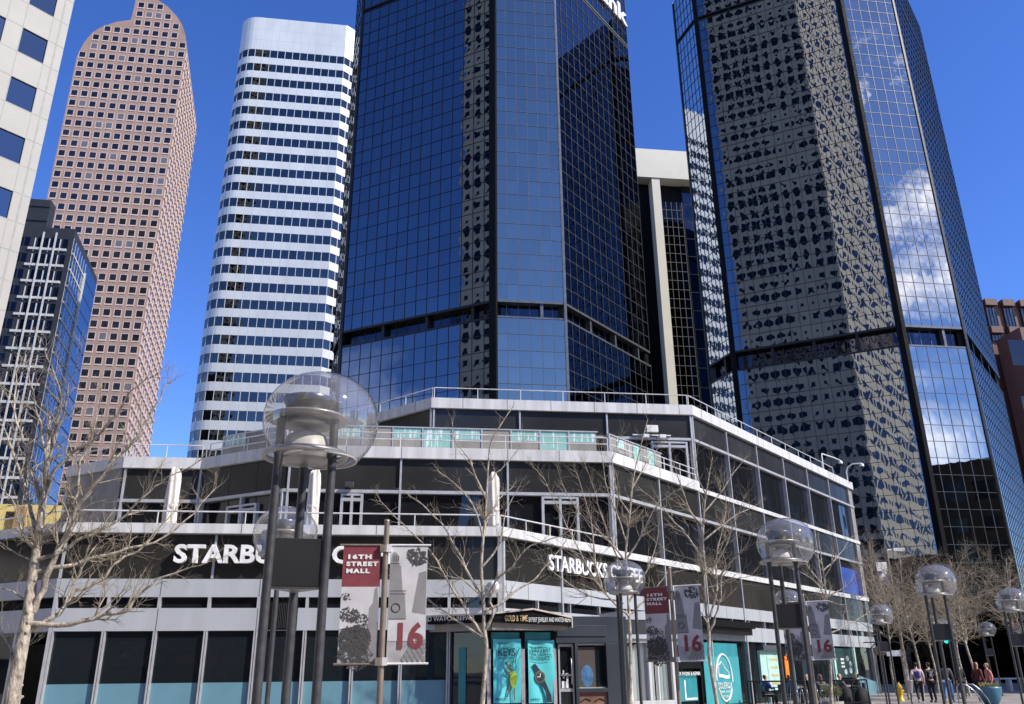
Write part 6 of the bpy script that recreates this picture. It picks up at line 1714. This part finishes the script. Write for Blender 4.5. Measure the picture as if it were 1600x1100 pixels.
# ------------------------------------------------------------------ people
def skin_mesh(name, J, E, rad, mats, root, parent=None, lvl=1):
    me = bpy.data.meshes.new(name + '_cage'); keys = list(J)
    me.from_pydata([J[k] for k in keys], [], []) if not E else me.from_pydata([J[k] for k in keys], [(keys.index(a), keys.index(c)) for a, c in E], [])
    ob = bpy.data.objects.new(name + '_cage', me); COL.objects.link(ob)
    bm = bmesh.new(); bm.from_mesh(me); ly = bm.verts.layers.skin.verify()
    for v, k in zip(bm.verts, keys):
        r = rad[k]; v[ly].radius = (r, r) if not isinstance(r, tuple) else r; v[ly].use_root = (k == keys[0])
    bm.to_mesh(me); bm.free()
    s = ob.modifiers.new('skin', 'SKIN'); s.use_smooth_shade = True; s.branch_smoothing = .4
    ss = ob.modifiers.new('sub', 'SUBSURF'); ss.levels = lvl; ss.render_levels = lvl
    dg = bpy.context.evaluated_depsgraph_get()
    m2 = bpy.data.meshes.new_from_object(ob.evaluated_get(dg))
    bpy.data.objects.remove(ob); bpy.data.meshes.remove(me)
    m2.name = name; m2.materials.clear(); m2.materials.append(MATS[mats])
    for p in m2.polygons: p.use_smooth = True
    o = bpy.data.objects.new(name, m2); COL.objects.link(o); o.parent = parent or root
    return o

def person(label, loc, rz, H, pose, top, legs, hair, hair_long=False, skin='skin', shoes='shoe', extra=None, coat=False, bald=False, lift=0.0):
    """local frame: faces +Y, feet at z=0; pose in stand, walk, sit"""
    t = thing('person', label, 'person', (0, 0, 0))
    sit = pose == 'sit'; walk = pose == 'walk'
    J, rad = {}, {}
    hip = .47 if sit else .93
    def a(k, x, y, z, r): J[k] = Vector((x, y, z)); rad[k] = r
    a('pelvis', 0, 0, hip, (.14, .10)); a('waist', 0, .0, hip + .16, (.125, .09)); a('chest', 0, .02, hip + .38, (.155, .105)); a('neck0', 0, .01, hip + .52, (.085, .07)); a('neck', 0, .02, hip + .575, .052)
    a('jaw', 0, .045, hip + .63, (.062, .068)); a('face', 0, .035, hip + .70, (.078, .092)); a('brow', 0, .02, hip + .77, (.076, .090)); a('crown', 0, .01, hip + .815, (.05, .06))
    E = [('pelvis', 'waist'), ('waist', 'chest'), ('chest', 'neck0'), ('neck0', 'neck'), ('neck', 'jaw'), ('jaw', 'face'), ('face', 'brow'), ('brow', 'crown')]
    a('nose', 0, .135, hip + .68, .016); E.append(('face', 'nose'))
    for s, n in ((-1, 'l'), (1, 'r')):
        a('sh' + n, s * .19, .01, hip + .475, .062); sw = s * (.16 if walk else .03)
        if sit: el, wr, hd = (s * .25, .12, hip + .22), (s * .14, .36, hip + .27), (s * .11, .43, hip + .28)
        else: el, wr, hd = (s * .25, -.04 + sw * .5, hip + .19), (s * .26, .06 + sw, hip - .05), (s * .255, .09 + sw * 1.1, hip - .13)
        a('el' + n, *el, .043); a('wr' + n, *wr, .030); a('hd' + n, *hd, (.038, .022))
        E += [('chest', 'sh' + n), ('sh' + n, 'el' + n), ('el' + n, 'wr' + n), ('wr' + n, 'hd' + n)]
        d = (Vector(hd) - Vector(wr)).normalized(); sd = Vector((0, 1, 0)) if not sit else Vector((1, 0, 0))
        for f in range(4):
            k = 'f%s%d' % (n, f); q = Vector(hd) + sd * (.026 - .0175 * f) + d * (.085 - .012 * abs(f - 1.3)) + Vector((-s * .012, .01, 0)); a(k, *q, .0085); E.append(('hd' + n, k))
        q = Vector(wr) + sd * .045 + d * .06 + Vector((-s * .02, 0, 0)); a('th' + n, *q, .009); E.append(('hd' + n, 'th' + n))
        ph = s * (.20 if walk else 0.0)
        if sit: th, kn, an, toe = (s * .10, .02, hip - .0), (s * .13, .44, hip + .02), (s * .13, .40, .08), (s * .14, .56, .04)
        else: th, kn, an, toe = (s * .10, 0, hip - .06), (s * .105, ph * .6 + .03, .50), (s * .10, ph * 1.5 - .03, .09 + (.08 if walk and s < 0 else 0)), (s * .11, ph * 1.5 + .14, .035 + (.02 if walk and s < 0 else 0))
        a('hip' + n, *th, .088); a('kn' + n, *kn, .058); a('an' + n, *an, .040); a('toe' + n, *toe, (.042, .030))
        E += [('pelvis', 'hip' + n), ('hip' + n, 'kn' + n), ('kn' + n, 'an' + n), ('an' + n, 'toe' + n)]
    body = skin_mesh('body', J, E, rad, skin, t)
    sc_ = lambda ks, f: ({k: J[k] for k in ks}, {k: (tuple(q * f + .012 for q in rad[k]) if isinstance(rad[k], tuple) else rad[k] * f + .012) for k in ks})
    ks = ['chest', 'waist', 'pelvis', 'neck0', 'shl', 'ell', 'wrl', 'shr', 'elr', 'wrr']; Jt, Rt = sc_(ks, 1.12)
    Et = [('chest', 'waist'), ('waist', 'pelvis'), ('chest', 'neck0'), ('chest', 'shl'), ('shl', 'ell'), ('ell', 'wrl'), ('chest', 'shr'), ('shr', 'elr'), ('elr', 'wrr')]
    if coat and not sit: Jt['hem'] = J['pelvis'] + Vector((0, 0, -.22)); Rt['hem'] = (.19, .15); Et.append(('pelvis', 'hem'))
    skin_mesh('jacket', Jt, Et, Rt, top, t)
    ks = ['pelvis', 'hipl', 'knl', 'anl', 'hipr', 'knr', 'anr']; Jl, Rl = sc_(ks, 1.10)
    skin_mesh('trousers', Jl, [('pelvis', 'hipl'), ('hipl', 'knl'), ('knl', 'anl'), ('pelvis', 'hipr'), ('hipr', 'knr'), ('knr', 'anr')], Rl, legs, t)
    for n in 'lr':
        Js = {'an': J['an' + n] + Vector((0, -.02, -.03)), 'toe': J['toe' + n]}; skin_mesh('shoe', Js, [('an', 'toe')], {'an': .052, 'toe': (.052, .038)}, shoes, t)
    if not bald:
        Jh = {'top': J['brow'] + Vector((0, -.02, .03)), 'back': J['brow'] + Vector((0, -.065, -.04)), 'nape': J['neck'] + Vector((0, -.05, .03))}
        Rh = {'top': (.092, .095), 'back': (.085, .07), 'nape': (.06, .045)}; Eh = [('top', 'back'), ('back', 'nape')]
        if hair_long: Jh['tail'] = J['chest'] + Vector((0, -.13, .0)); Rh['tail'] = (.075, .03); Eh.append(('nape', 'tail')); Rh['nape'] = (.10, .06)
        skin_mesh('hair', Jh, Eh, Rh, hair, t)
    else:
        skin_mesh('beard', {'a': J['jaw'] + Vector((0, .03, -.02)), 'b': J['jaw'] + Vector((0, .05, -.08))}, [('a', 'b')], {'a': (.062, .05), 'b': (.04, .03)}, hair, t)
    mb = MB()
    for s in (-1, 1): mb.box(J['face'] + Vector((s * .032, .083, .025)), (.024, .012, .012))
    mb.build('eyes', 'hair_black', t, parent=body)
    mb = MB(); mb.box(J['jaw'] + Vector((0, .068, .012)), (.05, .01, .010)); mb.build('mouth', 'maroon', t, parent=body)
    if extra: extra(t, J, hip)
    t.location = loc; t.rotation_euler = (0, 0, rz); t.scale = (H / 1.74,) * 3
    return t
def backpack(m):
    def f(t, J, hip):
        mb = MB(); mb.box(J['chest'] + Vector((0, -.20, -.10)), (.24, .14, .32)); mb.build('backpack', m, t, bevel=.06)
    return f
def back_print(t, J, hip):
    mb = MB()
    for k in range(14): mb.box(J['chest'] + Vector((rng.uniform(-.12, .12), -.152, rng.uniform(-.22, .08))), (rng.uniform(.03, .09), .012, rng.uniform(.02, .06)))
    mb.build('back_print', 'print_grey', t)
gp = lambda px, Y: Vector((atY(px, 1080, Y).x, Y, 0))
person('person in a pale pink jacket and black trousers walking with a blue backpack', gp(1437, 40.5), -.35, 1.72, 'walk', 'cloth_pink', 'cloth_black', 'hair_black', extra=backpack('cloth_blue'))
person('person all in black with a grey print on the back, seen from behind', gp(1457, 42), .1, 1.72, 'stand', 'cloth_black', 'cloth_black', 'hair_black', extra=back_print, shoes='cloth_black')
person('person in a grey jacket and blue jeans between the lamp poles', gp(1482, 41.5), -.6, 1.75, 'walk', 'cloth_grey', 'denim', 'hair_brown')
person('person in a long dark coat behind the lamp right of the one in jeans', gp(1505, 46), .4, 1.72, 'stand', 'cloth_black', 'cloth_black', 'hair_black', coat=True, shoes='cloth_black')
person('red-haired person in a dark wine coat behind the blue planter', gp(1532, 41.2), -1.2, 1.70, 'stand', 'cloth_wine', 'cloth_black', 'hair_red', hair_long=True, coat=True)
person('person in a rose top facing the red-haired one behind the blue planter', gp(1549, 41.4), 1.5, 1.66, 'stand', 'cloth_rose', 'cloth_grey', 'hair_blond')
def sitp(label, px, Y, rz, **k):
    p = cp(px, Y); person(label, p, rz, 1.72, 'sit', k.pop('top'), k.pop('legs', 'cloth_black'), k.pop('hair', 'hair_black'), **k)
sitp('seated person in a blue top at the left cafe table', 1194, 40.3, -1.2, top='cloth_blue')
sitp('seated person in denim blue below the orange neon sign', 1232, 39.6, -1.5, top='denim', hair='hair_brown')
sitp('bald bearded man seated in a black shirt right of the neon sign', 1260, 40.4, 1.9, top='cloth_black', hair='hair_brown', bald=True)
sitp('seated person with long brown hair and dark coat, back to the street', 1280, 39.4, .3, top='cloth_grey', hair='hair_brown', hair_long=True)
sitp('seated blond person left of the green window poster', 1310, 41.6, -1.3, top='cloth_grey', hair='hair_blond')
sitp('rightmost seated cafe guest in black with a white collar', 1338, 42.2, 1.5, top='cloth_black', hair='hair_black')
